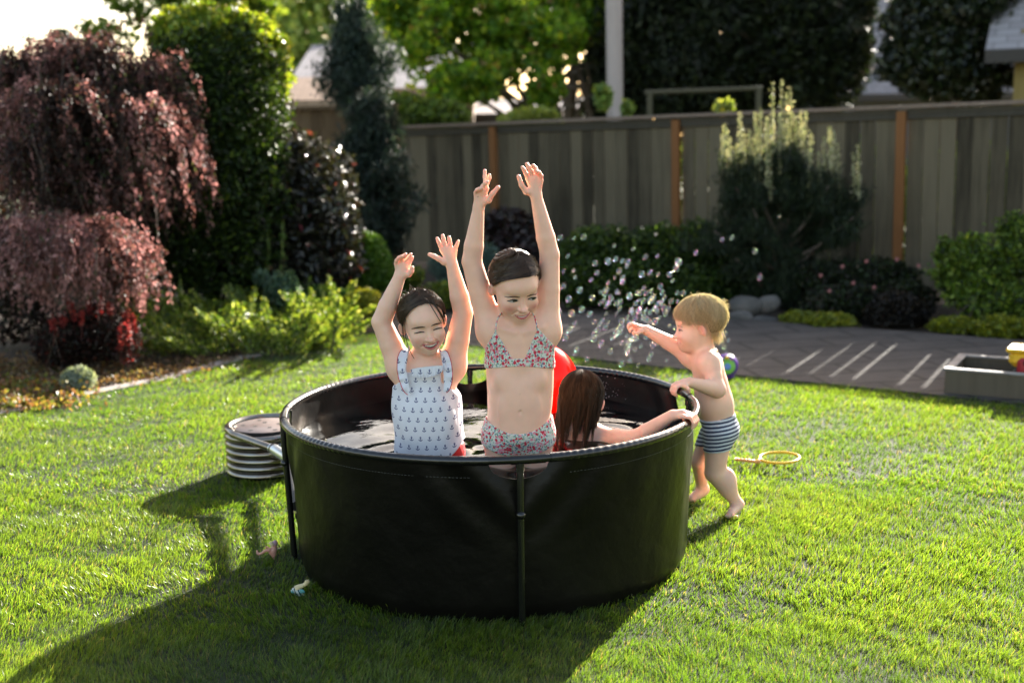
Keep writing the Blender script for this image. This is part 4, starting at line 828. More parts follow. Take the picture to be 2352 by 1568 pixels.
# ------------------------------------------------------------------ things lying on the lawn
M_yel = pm('yellow_plastic', (.80, .50, .02), .35); M_org = pm('pale_orange_plastic', (.80, .42, .14), .4)
c = G(1790, 1060, .02); wd = thing('bubble_wand', (c[0], c[1], 0), 'yellow hoop shaped bubble wand with ribbed handle lying on the lawn at the right', 'bubble wand')
a = np.linspace(0, 2 * np.pi, 48, endpoint=False); mb = MB(); mb.tube(np.stack([c[0] + .090 * np.cos(a), c[1] + .093 * np.sin(a), .040 + .004 * np.cos(a)], 1), .0065, 8, closed=True); hp = mb.build('hoop', M_yel, wd, True)
h0 = np.array([c[0] - .088, c[1] + .004, .038]); h1 = G(1742, 1060, .035); h2 = G(1688, 1054, .038)
mb = MB(); mb.tube([h0, h1, h1 + (h2 - h1) * .08], [.006, .010, .008], 8); mb.build('neck', M_org, wd, True)
f_ = np.linspace(.08, 1, 40); mb = MB(); mb.tube(h1 + (h2 - h1) * f_[:, None], .0095 + .0022 * np.sin(f_ * 75), 10, flat=.8); mb.build('grip', M_org, wd, True)
# bubble machine on the patio edge
M_pur = pm('purple_plastic', (.16, .06, .36), .35); M_grn = pm('green_plastic', (.22, .55, .08), .4); M_blu = pm('blue_plastic', (.12, .25, .60), .4)
c = P(1668, 838, 7.25); c[2] = .085; s_ = 7.25 / F; bm = thing('bubble_machine', (c[0], c[1], 0), 'round purple and green toy bubble machine standing behind the toddler', 'bubble machine')
M90 = np.array(Matrix.Rotation(R(80), 3, 'X')) ; r1 = 27 * s_
mb = MB(); mb.lathe([(0, -.035), (r1 * .8, -.035), (r1, -.02), (r1, .02), (r1 * .8, .035), (r1 * .78, .03), (0, .03)], c, 30, M90); mb.build('body', M_pur, bm, True)
mb = MB(); mb.lathe([(0, .041), (r1 * .62, .041), (r1 * .7, .036), (r1 * .72, .031)], c + [0, 0, -.006], 30, M90); fc = mb.build('face_plate', M_grn, bm, True)
mb = MB(); mb.lathe([(0, .052), (r1 * .25, .050), (r1 * .3, .041)], c + [0, 0, -.008], 20, M90); mb.build('fan_hub', M_blu, fc, True)
for a in (60, 95, 130):
    mb = MB(); q = c + np.array([math.cos(R(a)) * r1 * .8, -.045, math.sin(R(a)) * r1 * .8]); mb.ball(q, .013, 10, 7); mb.build('wheel_ring', M_yel if a == 95 else M_pur, bm, True)
mb = MB(); mb.box((c[0], c[1] + .01, .018), (.10, .07, .022), 0, .005); mb.build('base', M_pur, bm)
# toy dinosaurs in the shadow
def skin_chain(name, chains, mat, parent, col=None):
    mb = MB()
    for pts, rad in chains: mb.tube(pts, rad, 9)
    return mb.build(name, mat, parent, True)
def smooth_pts(pts, rad, n=24):
    pts = np.asarray(pts, float); t = np.linspace(0, 1, len(pts)); u = np.linspace(0, 1, n)
    d = 1 / (len(pts) - 1); f = lambda v: np.interp(u, t, v); g2 = lambda v: (f(v) + np.interp(np.clip(u - d * .35, 0, 1), t, v) + np.interp(np.clip(u + d * .35, 0, 1), t, v)) / 3
    return np.stack([g2(pts[:, k]) for k in range(3)], 1), g2(np.asarray(rad, float))
def zz(x, y): return ((700 + x * 220 / 1437) / 1.2245, (1480 + y * 240 / 1568) / 1.2245)
M_dinp = pm('pinkish_toy', (.50, .22, .16), .45, (.60, .34, .28), 30); M_dinh = pm('mauve_toy', (.30, .18, .22), .5, (.45, .3, .34), 60); M_cream = pm('cream_toy', (.62, .52, .30), .45)
Yd = 4.15; D = lambda x, y, o=0: P(*zz(x, y), Yd + o)
dn = thing('toy_dinosaur', G(628, 1290), 'small pink toy dinosaur with long legs lying in the shade by the tub', 'toy')
dz = np.array([0, 0, -.004])
mb = MB(); mb.tube(*smooth_pts([D(475, 730), D(470, 650), D(460, 590), D(430, 540), D(460, 500), D(470, 450), D(455, 420)], [.002, .008, .011, .016, .014, .009, .007]), n=12); mb.build('body', M_dinp, dn, True)
mb = MB(); mb.tube(*smooth_pts([D(480, 440, -.004), D(480, 390), D(455, 345)], [.009, .013, .007])); mb.build('head_crest', M_dinh, dn, True)
mb = MB(); mb.tube(*smooth_pts([D(440, 430, -.01), D(410, 395, -.012), D(375, 370, -.012)], [.008, .0075, .004])); mb.build('jaw', M_cream, dn, True)
mb = MB(); mb.tube(*smooth_pts([D(400, 520, -.01), D(310, 520, -.012), D(245, 575, -.012), D(180, 590, -.01), D(160, 570, -.01), D(155, 520, -.01)], [.008, .006, .0045, .005, .005, .003])); mb.build('leg', M_dinp, dn, True)
mb = MB(); mb.tube(*smooth_pts([D(430, 500, -.008), D(370, 482, -.01), D(340, 460, -.01), D(300, 465, -.01)], [.005, .0035, .003, .003])); mb.build('arm', M_dinp, dn, True)
m, nt, b = new_mat('striped_toy'); v = ocoord(nt); sp = nt.nodes.new('ShaderNodeSeparateXYZ'); nt.links.new(v, sp.inputs[0]); n1 = noise(nt, v, 60, 1)
sx = (E(nt, sp.outputs[0]) * 520 + E(nt, sp.outputs[2]) * 220 + n1 * 6).sin().gt(.35); nt.links.new(mixc(nt, sx, (.55, .58, .52), (.03, .10, .11)), b.inputs['Base Color']); b.inputs['Roughness'].default_value = .4; M_strp = m
Yd = 3.80
d2 = thing('toy_dinosaur', G(695, 1372), 'small pale striped long necked toy dinosaur lying nearest the camera in the tub shadow', 'toy')
mb = MB(); mb.tube(*smooth_pts([D(780, 1300), D(850, 1275), D(930, 1300), D(990, 1370), D(1060, 1420), D(1130, 1460)], [.006, .014, .016, .011, .006, .0015]), n=12); mb.build('body', M_strp, d2, True)
mb = MB(); mb.tube(*smooth_pts([D(880, 1250), D(930, 1205), D(1000, 1185), D(1055, 1150), D(1080, 1110), D(1085, 1085)], [.014, .009, .007, .007, .009, .006]), n=12); nk = mb.build('neck', M_cream, d2, True)
mb = MB(); mb.tube(*smooth_pts([D(1075, 1100, -.003), D(1095, 1112, -.004), D(1118, 1112, -.004)], [.008, .0065, .003]), n=10); mb.build('head', M_cream, nk, True)
mb = MB(); mb.tube(*smooth_pts([D(960, 1290, -.01), D(1000, 1290, -.014), D(1020, 1320, -.014)], [.008, .006, .004])); mb.tube(*smooth_pts([D(820, 1290, -.012), D(790, 1320, -.014)], [.007, .004])); mb.build('legs', pm('teal_toy', (.10, .35, .36), .4), d2, True)

dn.location.z += .018; d2.location.z += .020
# ------------------------------------------------------------------ wooden planter box with a toy truck
M_plank = wood('grey_plank', (.07, .056, .038), (.13, .11, .082)); M_edgew = pm('bare_edge', (.20, .18, .17), .7, (.30, .28, .26), 8)
b0 = G(2168, 906)[:2]; b1 = G(2352, 922)[:2]; d = (b1 - b0) / np.linalg.norm(b1 - b0); nn2 = np.array([-d[1], d[0]]); Lb = 1.15; Wb = .50; Hb = .145; rz = math.atan2(d[1], d[0])
pb_ = thing('planter_box', (b0[0], b0[1], 0), 'long low weathered wooden planter box at the right edge of the patio', 'planter box')
def pbx(name, u, w_, z, du, dw, dz_, mat): q = b0 + d * u + nn2 * w_; mb = MB(); mb.box((q[0], q[1], z), (du, dw, dz_), rz, .003); return mb.build(name, mat, pb_)
pbx('board', Lb / 2, .014, Hb / 2, Lb, .028, Hb, M_plank); pbx('board', Lb / 2, Wb - .014, Hb / 2, Lb, .028, Hb, M_plank)
pbx('board', .0135, Wb / 2, Hb / 2, .027, Wb - .06, Hb - .004, M_plank); pbx('board', Lb - .0135, Wb / 2, Hb / 2, .027, Wb - .06, Hb - .004, M_plank)
pbx('top_rim', Lb / 2, .016, Hb + .007, Lb + .02, .046, .013, M_edgew); pbx('top_rim', Lb / 2, Wb - .016, Hb + .007, Lb + .02, .046, .013, M_edgew)
pbx('top_rim', .018, Wb / 2, Hb + .0065, .05, Wb - .08, .012, M_edgew); pbx('soil', Lb / 2, Wb / 2, .04, Lb - .06, Wb - .06, .05, M_soil)
M_ty = pm('toy_yellow', (.78, .46, .03), .35); M_tr = pm('toy_red', (.35, .02, .03), .4)
c = b0 + d * .47 + nn2 * .24; tk = thing('toy_truck', (c[0], c[1], .065), 'yellow and red plastic toy dump truck sitting in the planter box', 'toy')
def tb(name, u, w_, z, dd, mat, par=None, bev=.01): q = c + d * u + nn2 * w_; mb = MB(); mb.box((q[0], q[1], z), dd, rz, bev); return mb.build(name, mat, par or tk)
tb('bed', .02, 0, .215, (.34, .22, .10), M_ty, bev=.03); tb('bed_rim', .02, 0, .262, (.37, .24, .025), M_ty, bev=.012); cb = tb('cab', 0, -.085, .165, (.20, .10, .12), M_tr, bev=.02); tb('grille', 0, -.135, .20, (.13, .014, .028), M_dark, cb, .004); tb('bumper', 0, -.115, .112, (.22, .09, .03), M_tr, bev=.01)
for u in (-.09, .09):
    for w_ in (-.07, .08):
        q = c + d * u + nn2 * w_; mb = MB(); mb.lathe([(0, -.02), (.04, -.02), (.045, -.012), (.045, .012), (.04, .02), (0, .02)], (q[0], q[1], .11), 20, np.array(Matrix.Rotation(rz, 3, 'Z') @ Matrix.Rotation(R(90), 3, 'X'))); mb.build('wheel', M_hose, tk, True)

# ------------------------------------------------------------------ soap bubbles
m = bpy.data.materials.new('soap_film'); m.use_nodes = True; nt = m.node_tree; nt.nodes.remove(nt.nodes['Principled BSDF'])
tr = nt.nodes.new('ShaderNodeBsdfTransparent'); gl = nt.nodes.new('ShaderNodeBsdfGlossy'); gl.inputs['Roughness'].default_value = .08
v = ocoord(nt); oi = nt.nodes.new('ShaderNodeObjectInfo'); lw = nt.nodes.new('ShaderNodeLayerWeight'); lw.inputs[0].default_value = .5
ph = E(nt, oi.outputs['Random']) * 6.28 + E(nt, lw.outputs['Facing']) * 9 + noise(nt, v, 60, 1) * 5
cc = nt.nodes.new('ShaderNodeCombineColor')
for k_ in range(3): nt.links.new((( ph + k_ * 2.09).sin() * .42 + .78).o, cc.inputs[k_])
nt.links.new(cc.outputs[0], gl.inputs[0]); mx = nt.nodes.new('ShaderNodeMixShader'); fr = nt.nodes.new('ShaderNodeFresnel'); fr.inputs[0].default_value = 1.38
nt.links.new((E(nt, fr.outputs[0]) * .12 + .11).o, mx.inputs[0]); nt.links.new(tr.outputs[0], mx.inputs[1]); nt.links.new(gl.outputs[0], mx.inputs[2]); nt.links.new(mx.outputs[0], nt.nodes['Material Output'].inputs[0]); M_film = m
pts5 = [(45,118),(112,122),(160,115),(82,208),(310,157),(402,175),(462,212),(316,224),(370,260),(225,290),(445,298),(484,290),(612,270),(628,240),(708,192),(838,128),(886,118),(1118,15),(998,185),(1023,313),(648,390),(842,425),(140,376),(86,420),(280,340),(350,335),(322,385),(272,372),(240,385),(262,415),(240,440),(285,440),(320,440),(335,465),(270,455),(465,390),(490,380),(545,385),(555,410),(500,410),(485,430),(595,330),(40,485),(100,490),(150,470),(190,492),(115,540),(90,570),(270,490),(240,540),(278,538),(230,568),(320,490),(330,555),(318,578),(355,530),(375,510),(395,470),(400,490),(440,455),(430,480),(445,515),(485,485),(520,480),(550,460),(575,465),(560,490),(530,510),(510,530),(580,550),(210,612),(245,635),(240,650),(290,675),(320,600),(345,635),(370,600),(380,630),(385,655),(400,605),(420,615),(410,665),(375,685),(465,605),(490,640),(500,650),(490,690),(480,710),(425,745),(345,735),(175,715),(125,665),(120,680),(475,570),(455,510),(610,560),(850,590),(870,620),(830,640),(850,655),(815,610),(835,600),(860,680),(880,715),(300,610),(440,650),(520,630),(205,590),(255,430),(300,420),(415,440),(470,520),(540,440),(505,465),(410,520),(385,545),(350,560)]
rb5 = np.random.default_rng(77); mb = MB(); mb.ball((0, 0, 0), 1, 20, 14); bub0 = mb.build('soap_bubble', M_film, None, True)
nb_ = 0
for (x, y) in pts5 + [(np.clip(rb5.normal(390, 150), 60, 620), np.clip(rb5.normal(440, 130), 150, 720)) for _ in range(62)]:
    Yb = rb5.uniform(5.3, 6.6) if x < 780 else rb5.uniform(6.4, 7.1)
    c = P((1550 + x / 1.7427) / 1.2245, (600 + y / 1.7427) / 1.2245, Yb)
    o = bub0 if nb_ == 0 else bub0.copy()
    if nb_: COL.objects.link(o)
    o.location = c; rr = rb5.uniform(.009, .0175); o.scale = (rr, rr, rr)
    lone = {(1118, 15): 'lone soap bubble floating highest of all, in front of the dark candle pine', (998, 185): 'lone soap bubble in front of the shaded trunk of the candle pine', (1023, 313): 'lone soap bubble farthest right, above the low dark hedge',
            (886, 118): "soap bubble above the shrub's upper right edge, right one of a pair", (838, 128): "soap bubble above the shrub's upper right edge, left one of a pair", (708, 192): 'soap bubble on its own above the right half of the broad green shrub',
            (842, 425): 'soap bubble just right of the crown of the blond head', (648, 390): 'soap bubble just above the forehead of the blond toddler', (425, 745): 'lowest soap bubble of the cloud, just above the tub rim'}.get((x, y))
    tag(o, lone or 'small round iridescent soap bubble among many in the cloud around the toddler', 'soap bubble', 'soap bubbles drifting from the bubble machine'); nb_ += 1
# ------------------------------------------------------------------ implicit surfaces for bodies and clothes
def smin(a, b, k):
    if k <= 0: return np.minimum(a, b)
    h = np.clip(k - np.abs(a - b), 0, None) / k
    return np.minimum(a, b) - h * h * k * .25
class Body:
    def __init__(s): s.p = []
    def _add(s, fn, lo, hi, k, op): s.p.append((fn, np.asarray(lo) - k - .016, np.asarray(hi) + k + .016, k, op))
    def cap(s, a, b, ra, rb, k=.02, ax=None, sq=1.0, op=1):
        """tapered capsule; squash sq along direction ax flattens it"""
        a = np.asarray(a, float); b = np.asarray(b, float); ab = b - a; L2 = ab @ ab + 1e-12
        if ax is not None: ax = np.asarray(ax, float) / np.linalg.norm(ax)
        def fn(x, y, z):
            px, py, pz = x - a[0], y - a[1], z - a[2]
            t = np.clip((px * ab[0] + py * ab[1] + pz * ab[2]) / L2, 0, 1)
            dx, dy, dz = px - t * ab[0], py - t * ab[1], pz - t * ab[2]
            if ax is not None:
                c = (dx * ax[0] + dy * ax[1] + dz * ax[2]) * (1 / sq - 1); dx = dx + c * ax[0]; dy = dy + c * ax[1]; dz = dz + c * ax[2]
                return (np.sqrt(dx * dx + dy * dy + dz * dz) - (ra + (rb - ra) * t)) * (sq * .5 + .5)
            return np.sqrt(dx * dx + dy * dy + dz * dz) - (ra + (rb - ra) * t)
        r = max(ra, rb); s._add(fn, np.minimum(a, b) - r, np.maximum(a, b) + r, k, op)
    def chain(s, pts, rad, k=.02, **kw):
        for i in range(len(pts) - 1): s.cap(pts[i], pts[i + 1], rad[i], rad[i + 1], k if i == 0 else min(k, .004), **kw)
    def ell(s, c, r, M=None, k=.01, op=1):
        c = np.asarray(c, float); r = np.asarray(r, float); M = np.eye(3) if M is None else np.asarray(M)
        def fn(x, y, z):
            px, py, pz = x - c[0], y - c[1], z - c[2]
            q = [px * M[0, i] + py * M[1, i] + pz * M[2, i] for i in range(3)]
            k0 = np.sqrt(sum((q[i] / r[i]) ** 2 for i in range(3))); k1 = np.sqrt(sum((q[i] / r[i] ** 2) ** 2 for i in range(3)))
            return k0 * (k0 - 1) / (k1 + 1e-9)
        e = np.sqrt(((M * r) ** 2).sum(1)); s._add(fn, c - e, c + e, k, op)
    def at(s, pts, only_add=False):
        x, y, z = pts[..., 0], pts[..., 1], pts[..., 2]; D = np.full(x.shape, 1.0)
        for fn, lo, hi, k, op in s.p:
            d = fn(x, y, z)
            if op > 0: D = smin(D, d, k)
            elif not only_add: D = -smin(-D, d, k)
        return D
    def grid(s, xs, ys, zs):
        D = np.full((len(xs), len(ys), len(zs)), .2, np.float32)
        for fn, lo, hi, k, op in s.p:
            sl = []
            for g_, l_, h_ in ((xs, lo[0], hi[0]), (ys, lo[1], hi[1]), (zs, lo[2], hi[2])):
                a, b = np.searchsorted(g_, l_), np.searchsorted(g_, h_)
                sl.append(slice(a, b))
            if any(q.stop <= q.start for q in sl): continue
            d = fn(xs[sl[0]][:, None, None], ys[sl[1]][None, :, None], zs[sl[2]][None, None, :]).astype(np.float32)
            t = tuple(sl)
            D[t] = smin(D[t], d, k) if op > 0 else -smin(-D[t], d, k)
        return D
def surface_nets(D, xs, ys, zs):
    s = D < 0; c = [s[i:s.shape[0] - 1 + i, j:s.shape[1] - 1 + j, k:s.shape[2] - 1 + k] for i in (0, 1) for j in (0, 1) for k in (0, 1)]
    cnt = np.zeros(c[0].shape, np.int8)
    for q in c: cnt += q
    act = (cnt > 0) & (cnt < 8); I = np.argwhere(act); n = len(I)
    idx = np.full(act.shape, -1, np.int32); idx[act] = np.arange(n)
    offs = np.array([(i, j, k) for i in (0, 1) for j in (0, 1) for k in (0, 1)])
    vals = np.stack([D[I[:, 0] + o[0], I[:, 1] + o[1], I[:, 2] + o[2]] for o in offs], 1)
    pos = np.zeros((n, 3)); w = np.zeros(n)
    for a in range(8):
        for b in range(a + 1, 8):
            if np.abs(offs[a] - offs[b]).sum() != 1: continue
            va, vb = vals[:, a], vals[:, b]; m = (va < 0) != (vb < 0); t = np.where(m, va / np.where(m, va - vb, 1), 0)
            pos += m[:, None] * (offs[a] + t[:, None] * (offs[b] - offs[a])); w += m
    pos = pos / w[:, None] + I; G_ = (xs, ys, zs)
    V = np.stack([np.interp(pos[:, k], np.arange(len(G_[k])), G_[k]) for k in range(3)], 1); Fq = []
    for ax in range(3):
        o = [q for q in range(3) if q != ax]; a = np.take(s, range(s.shape[ax] - 1), ax); b = np.take(s, range(1, s.shape[ax]), ax)
        E_ = np.argwhere(a != b); E_ = E_[(E_[:, o[0]] > 0) & (E_[:, o[1]] > 0) & (E_[:, o[0]] < s.shape[o[0]] - 1) & (E_[:, o[1]] < s.shape[o[1]] - 1)]
        fl = a[E_[:, 0], E_[:, 1], E_[:, 2]]
        def at_(d0, d1): q = E_.copy(); q[:, o[0]] -= d0; q[:, o[1]] -= d1; return idx[q[:, 0], q[:, 1], q[:, 2]]
        Q = np.stack([at_(1, 1), at_(0, 1), at_(0, 0), at_(1, 0)], 1)
        if ax == 1: fl = ~fl
        Q[~fl] = Q[~fl][:, ::-1]; Fq.append(Q)
    return V, np.vstack(Fq)
def axes(lo, hi, fine, coarse, zones):
    """sample positions; zones = list of (a,b) where the fine step is used"""
    out = [lo]
    while out[-1] < hi:
        z = out[-1]; st = fine if any(a <= z <= b for a, b in zones) else coarse; out.append(z + st)
    return np.array(out)
def sdf_mesh(name, body, lo, hi, mat, parent, fine=.0026, coarse=.005, zones=(), off=0.0, clip=None, colfn=None, xy=None):
    xy = xy or .0032
    xs = np.arange(lo[0], hi[0], xy); ys = np.arange(lo[1], hi[1], xy); zs = axes(lo[2], hi[2], fine, coarse, zones)
    D = body.grid(xs, ys, zs) - off
    if clip is not None: D = np.maximum(D, clip(xs[:, None, None], ys[None, :, None], zs[None, None, :]).astype(np.float32))
    V, Fq = surface_nets(D, xs, ys, zs)
    col = colfn(V) if colfn else None
    return mesh_np(name, V, Fq, mat, parent, True, col)

# ------------------------------------------------------------------ skin, hair and cloth
m, nt, b = new_mat('skin'); a = nt.nodes.new('ShaderNodeAttribute'); a.attribute_name = 'Col'; v = ocoord(nt)
mu = nt.nodes.new('ShaderNodeVectorMath'); mu.operation = 'SCALE'; nt.links.new(a.outputs['Color'], mu.inputs[0]); nt.links.new((noise(nt, v, 30, 3) * .16 + .92).o, mu.inputs['Scale'])
nt.links.new(mu.outputs[0], b.inputs['Base Color']); b.inputs['Roughness'].default_value = .46; b.inputs['Specular IOR Level'].default_value = .38
b.inputs['Subsurface Weight'].default_value = .35; b.inputs['Subsurface Radius'].default_value = (1.0, .32, .16); b.inputs['Subsurface Scale'].default_value = .012
bump(nt, b, noise(nt, v, 420, 2), .12, .001); M_skin = m
def hair_mat(name, c, c2, rough=.3, trans=.25):
    m, nt, b = new_mat(name); gi = nt.nodes.new('ShaderNodeNewGeometry'); nt.links.new(mixc(nt, E(nt, gi.outputs['Random Per Island']), c, c2), b.inputs['Base Color'])
    b.inputs['Roughness'].default_value = rough; b.inputs['Specular IOR Level'].default_value = .32
    t = nt.nodes.new('ShaderNodeBsdfTranslucent'); t.inputs[0].default_value = rgb([min(1, q * 1.6) for q in c2]); mx = nt.nodes.new('ShaderNodeMixShader'); mx.inputs[0].default_value = trans
    nt.links.new(b.outputs[0], mx.inputs[1]); nt.links.new(t.outputs[0], mx.inputs[2]); nt.links.new(mx.outputs[0], nt.nodes['Material Output'].inputs[0]); return m
M_hair = hair_mat('dark_wet_hair', (.014, .0075, .004), (.085, .045, .022), .30, .12); M_hairb = hair_mat('brown_wet_hair', (.016, .010, .006), (.10, .062, .038), .32, .15)
M_blond = hair_mat('blond_hair', (.36, .245, .145), (.78, .60, .40), .45, .42); M_blondd = hair_mat('blond_underlayer', (.26, .17, .10), (.30, .20, .12), .6, .2)
M_white = pm('eye_white', (.42, .36, .33), .2); M_iris = pm('iris', (.025, .018, .012), .08, coat=.6); M_lash = pm('lashes', (.018, .012, .010), .6); M_brow = pm('brow_hair', (.11, .065, .042), .9); M_browd = pm('dark_brow_hair', (.075, .042, .028), .9)
M_tooth = pm('teeth', (.80, .76, .68), .2, coat=.3); M_mouth = pm('mouth_inside', (.10, .02, .02), .6); M_lip = pm('lips', (.56, .15, .14), .35, sss=.3); M_lipp = pm('soft_lips', (.60, .15, .15), .38, sss=.3)
# white cloth printed with small navy anchors
m, nt, b = new_mat('anchor_print'); v = ocoord(nt); sp = nt.nodes.new('ShaderNodeSeparateXYZ'); nt.links.new(v, sp.inputs[0])
X_ = E(nt, sp.outputs[0]); Z_ = E(nt, sp.outputs[2]); Y1 = E(nt, sp.outputs[1])
cw, ch = .030, .032
u0 = X_ / cw; w0 = Z_ / ch; row = w0.floor(); u1 = u0 + (row * .5).fract() * .9 + (row * .37).sin() * .3
fu = (u1.fract() - .5) * cw; fv = (w0.fract() - .5) * ch
fu = fu * .86; fv = fv * .86
stem = fu.abs().lt(.0009) * fv.abs().lt(.0052); bar = fu.abs().lt(.0026) * (fv - .0027).abs().lt(.0009)
def dist(a, b): return (a * a + b * b).sqrt()
ring = (dist(fu, fv - .0058) - .0015).abs().lt(.0007); arc_ = (dist(fu, fv + .0002) - .0047).abs().lt(.0010) * fv.lt(-.0016)
fl_ = ((fu.abs() - .0045).abs() + (fv + .0018).abs()).lt(.0016)
mask = (stem + bar + ring + arc_ + fl_).mn(1.0)
fold = noise(nt, v, 3, 2)
nt.links.new(mixc(nt, mask, (.74, .74, .80), (.025, .035, .15)), b.inputs['Base Color']); b.inputs['Roughness'].default_value = .75
mp = nt.nodes.new('ShaderNodeMapping'); nt.links.new(v, mp.inputs[0]); mp.inputs[3].default_value = (1, 1, .35); bump(nt, b, noise(nt, mp.outputs[0], 34, 3), .55, .006); M_anchor = m
# small flowered cotton
m, nt, b = new_mat('flower_print'); v = ocoord(nt)
nz = nt.nodes.new('ShaderNodeTexNoise'); nt.links.new(v, nz.inputs['Vector']); nz.inputs['Scale'].default_value = 170
vm = nt.nodes.new('ShaderNodeVectorMath'); vm.operation = 'MULTIPLY_ADD'; nt.links.new(nz.outputs['Color'], vm.inputs[0]); vm.inputs[1].default_value = (.009, .009, .009); nt.links.new(v, vm.inputs[2]); v = vm.outputs[0]
def vor(scale, seed):
    mp = nt.nodes.new('ShaderNodeMapping'); nt.links.new(v, mp.inputs[0]); mp.inputs[1].default_value = (seed, seed * .7, seed * .3)
    n_ = nt.nodes.new('ShaderNodeTexVoronoi'); nt.links.new(mp.outputs[0], n_.inputs['Vector']); n_.inputs['Scale'].default_value = scale; return n_
v1, v2, v3 = vor(105, 0), vor(150, 3.1), vor(190, 7.7)
d1 = E(nt, v1.outputs['Distance']); s1 = nt.nodes.new('ShaderNodeSeparateColor'); nt.links.new(v1.outputs['Color'], s1.inputs[0]); s2 = nt.nodes.new('ShaderNodeSeparateColor'); nt.links.new(v2.outputs['Color'], s2.inputs[0]); s3 = nt.nodes.new('ShaderNodeSeparateColor'); nt.links.new(v3.outputs['Color'], s3.inputs[0])
r1, r2, r3 = E(nt, s1.outputs[0]), E(nt, s2.outputs[1]), E(nt, s3.outputs[2])
col = mixc(nt, r2.gt(.42) * E(nt, v2.outputs['Distance']).lt(.46), (.68, .68, .60), (.20, .36, .24))
col = mixc(nt, r3.gt(.66) * E(nt, v3.outputs['Distance']).lt(.44), col, (.06, .16, .32))
col = mixc(nt, r1.gt(.40) * d1.lt(.52), col, (.60, .025, .06))
col = mixc(nt, r1.gt(.78) * d1.lt(.55), col, (.80, .26, .33))
nt.links.new(col, b.inputs['Base Color']); b.inputs['Roughness'].default_value = .8; bump(nt, b, noise(nt, v, 60, 2), .3, .003); M_floral = m
M_redc = pm('red_cloth', (.62, .015, .02), .6, bmp=.4, bscale=60, bdist=.004)
M_redtrim = pm('red_trim', (.55, .02, .04), .7)
m, nt, b = new_mat('navy_stripes'); v = ocoord(nt); sp = nt.nodes.new('ShaderNodeSeparateXYZ'); nt.links.new(v, sp.inputs[0])
st = ((E(nt, sp.outputs[2]) + E(nt, sp.outputs[0]) * -.12 + E(nt, sp.outputs[1]) * .05 + noise(nt, v, 12, 2) * .006) * (2 * math.pi / .0152)).sin().gt(-.05)
nt.links.new(mixc(nt, st, (.62, .66, .72), (.022, .035, .085)), b.inputs['Base Color']); b.inputs['Roughness'].default_value = .7; bump(nt, b, noise(nt, v, 50, 2), .4, .004); M_stripe = m

# ------------------------------------------------------------------ heads
class Head:
    """head frame in millimetres: x = image right when facing the camera, y = out of the face, z = up"""
    def __init__(s, c, yaw, pitch, roll, scale, face=-1):
        # facing -Y (the camera) at yaw 0; yaw > 0 turns the face to picture right
        base = np.array([[1, 0, 0], [0, -1, 0], [0, 0, 1.]]).T
        Rm = Matrix.Rotation(R(yaw), 3, 'Z') @ Matrix.Rotation(R(pitch), 3, 'X')
        s.M = np.array(Rm) @ base @ np.array(Matrix.Rotation(R(roll), 3, 'Y')); s.M[:, 0] = s.M[:, 0]; s.c = np.asarray(c, float); s.k = .001 * scale
    def w(s, p): return s.c + (np.asarray(p, float) * s.k) @ s.M.T
    def l(s, p): return ((np.asarray(p, float) - s.c) @ s.M) / s.k
def build_head(B_, H, nose=1.0, smile=1.0, cheeks=1.0, carve=True, chin=1.0):
    k = H.k; e = lambda c, r, kk=8, op=1, M=None: B_.ell(H.w(c), np.array(r) * k, H.M if M is None else H.M @ M, kk * k, op)
    e((0, -14, 28), (71, 84, 72)); e((0, 16, -26), (59, 60, 66), 24); e((0, 30, -62), (37, 42, 34), 24); e((0, 58, -84), (15, 14, 12 * chin), 22)
    e((-34, 50, -38), (22, 20 * cheeks, 22), 20); e((34, 50, -38), (22, 20 * cheeks, 22), 20); e((0, 62, -60), (25, 15, 15), 18)
    e((0, 58, 22), (44, 16, 16), 24)
    for q in (-1, 1):
        e((q * 31, 86, -5), (18, 12, 10), 14, -1); e((q * 30, 58, -8), (16, 13, 12), 6)
        e((q * 73, -8, -12), (7, 14, 24), 7, 1, Rxyz(R(-12), R(q * 14), R(q * 32))); e((q * 80, -2, -10), (5, 8, 14), 4, -1)
    B_.cap(H.w((0, 68, -6)), H.w((0, 82, -34)), 6.5 * k, 8 * k, 10 * k); e((0, 90 * nose, -36), (10, 9.5, 8.5), 7); e((-10.5, 78, -39), (6.5, 7.5, 5.5), 5); e((10.5, 78, -39), (6.5, 7.5, 5.5), 5)
    for q in (-1, 1):
        e((q * 4.8, 89, -44), (2.8, 3.5, 2.2), 2, -1)
        B_.cap(H.w((q * 15, 78, -42)), H.w((q * 31, 69, -58)), 1.0 * k, .8 * k, 7 * k, op=-1)
        e((q * 31, 58, -27), (15, 13 * cheeks, 12), 16)
def snap(B_, H, xz, lift=0.0):
    """points of the face surface at local (x,z)"""
    xz = np.asarray(xz, float); ys = np.arange(112, 20, -.6); p = np.stack([np.repeat(xz[:, :1], len(ys), 1), np.repeat(ys[None], len(xz), 0), np.repeat(xz[:, 1:], len(ys), 1)], -1)
    D = B_.at(H.w(p), True); i = np.argmax(D < 0, 1); return H.w(np.stack([xz[:, 0], ys[i] + lift, xz[:, 1]], 1))
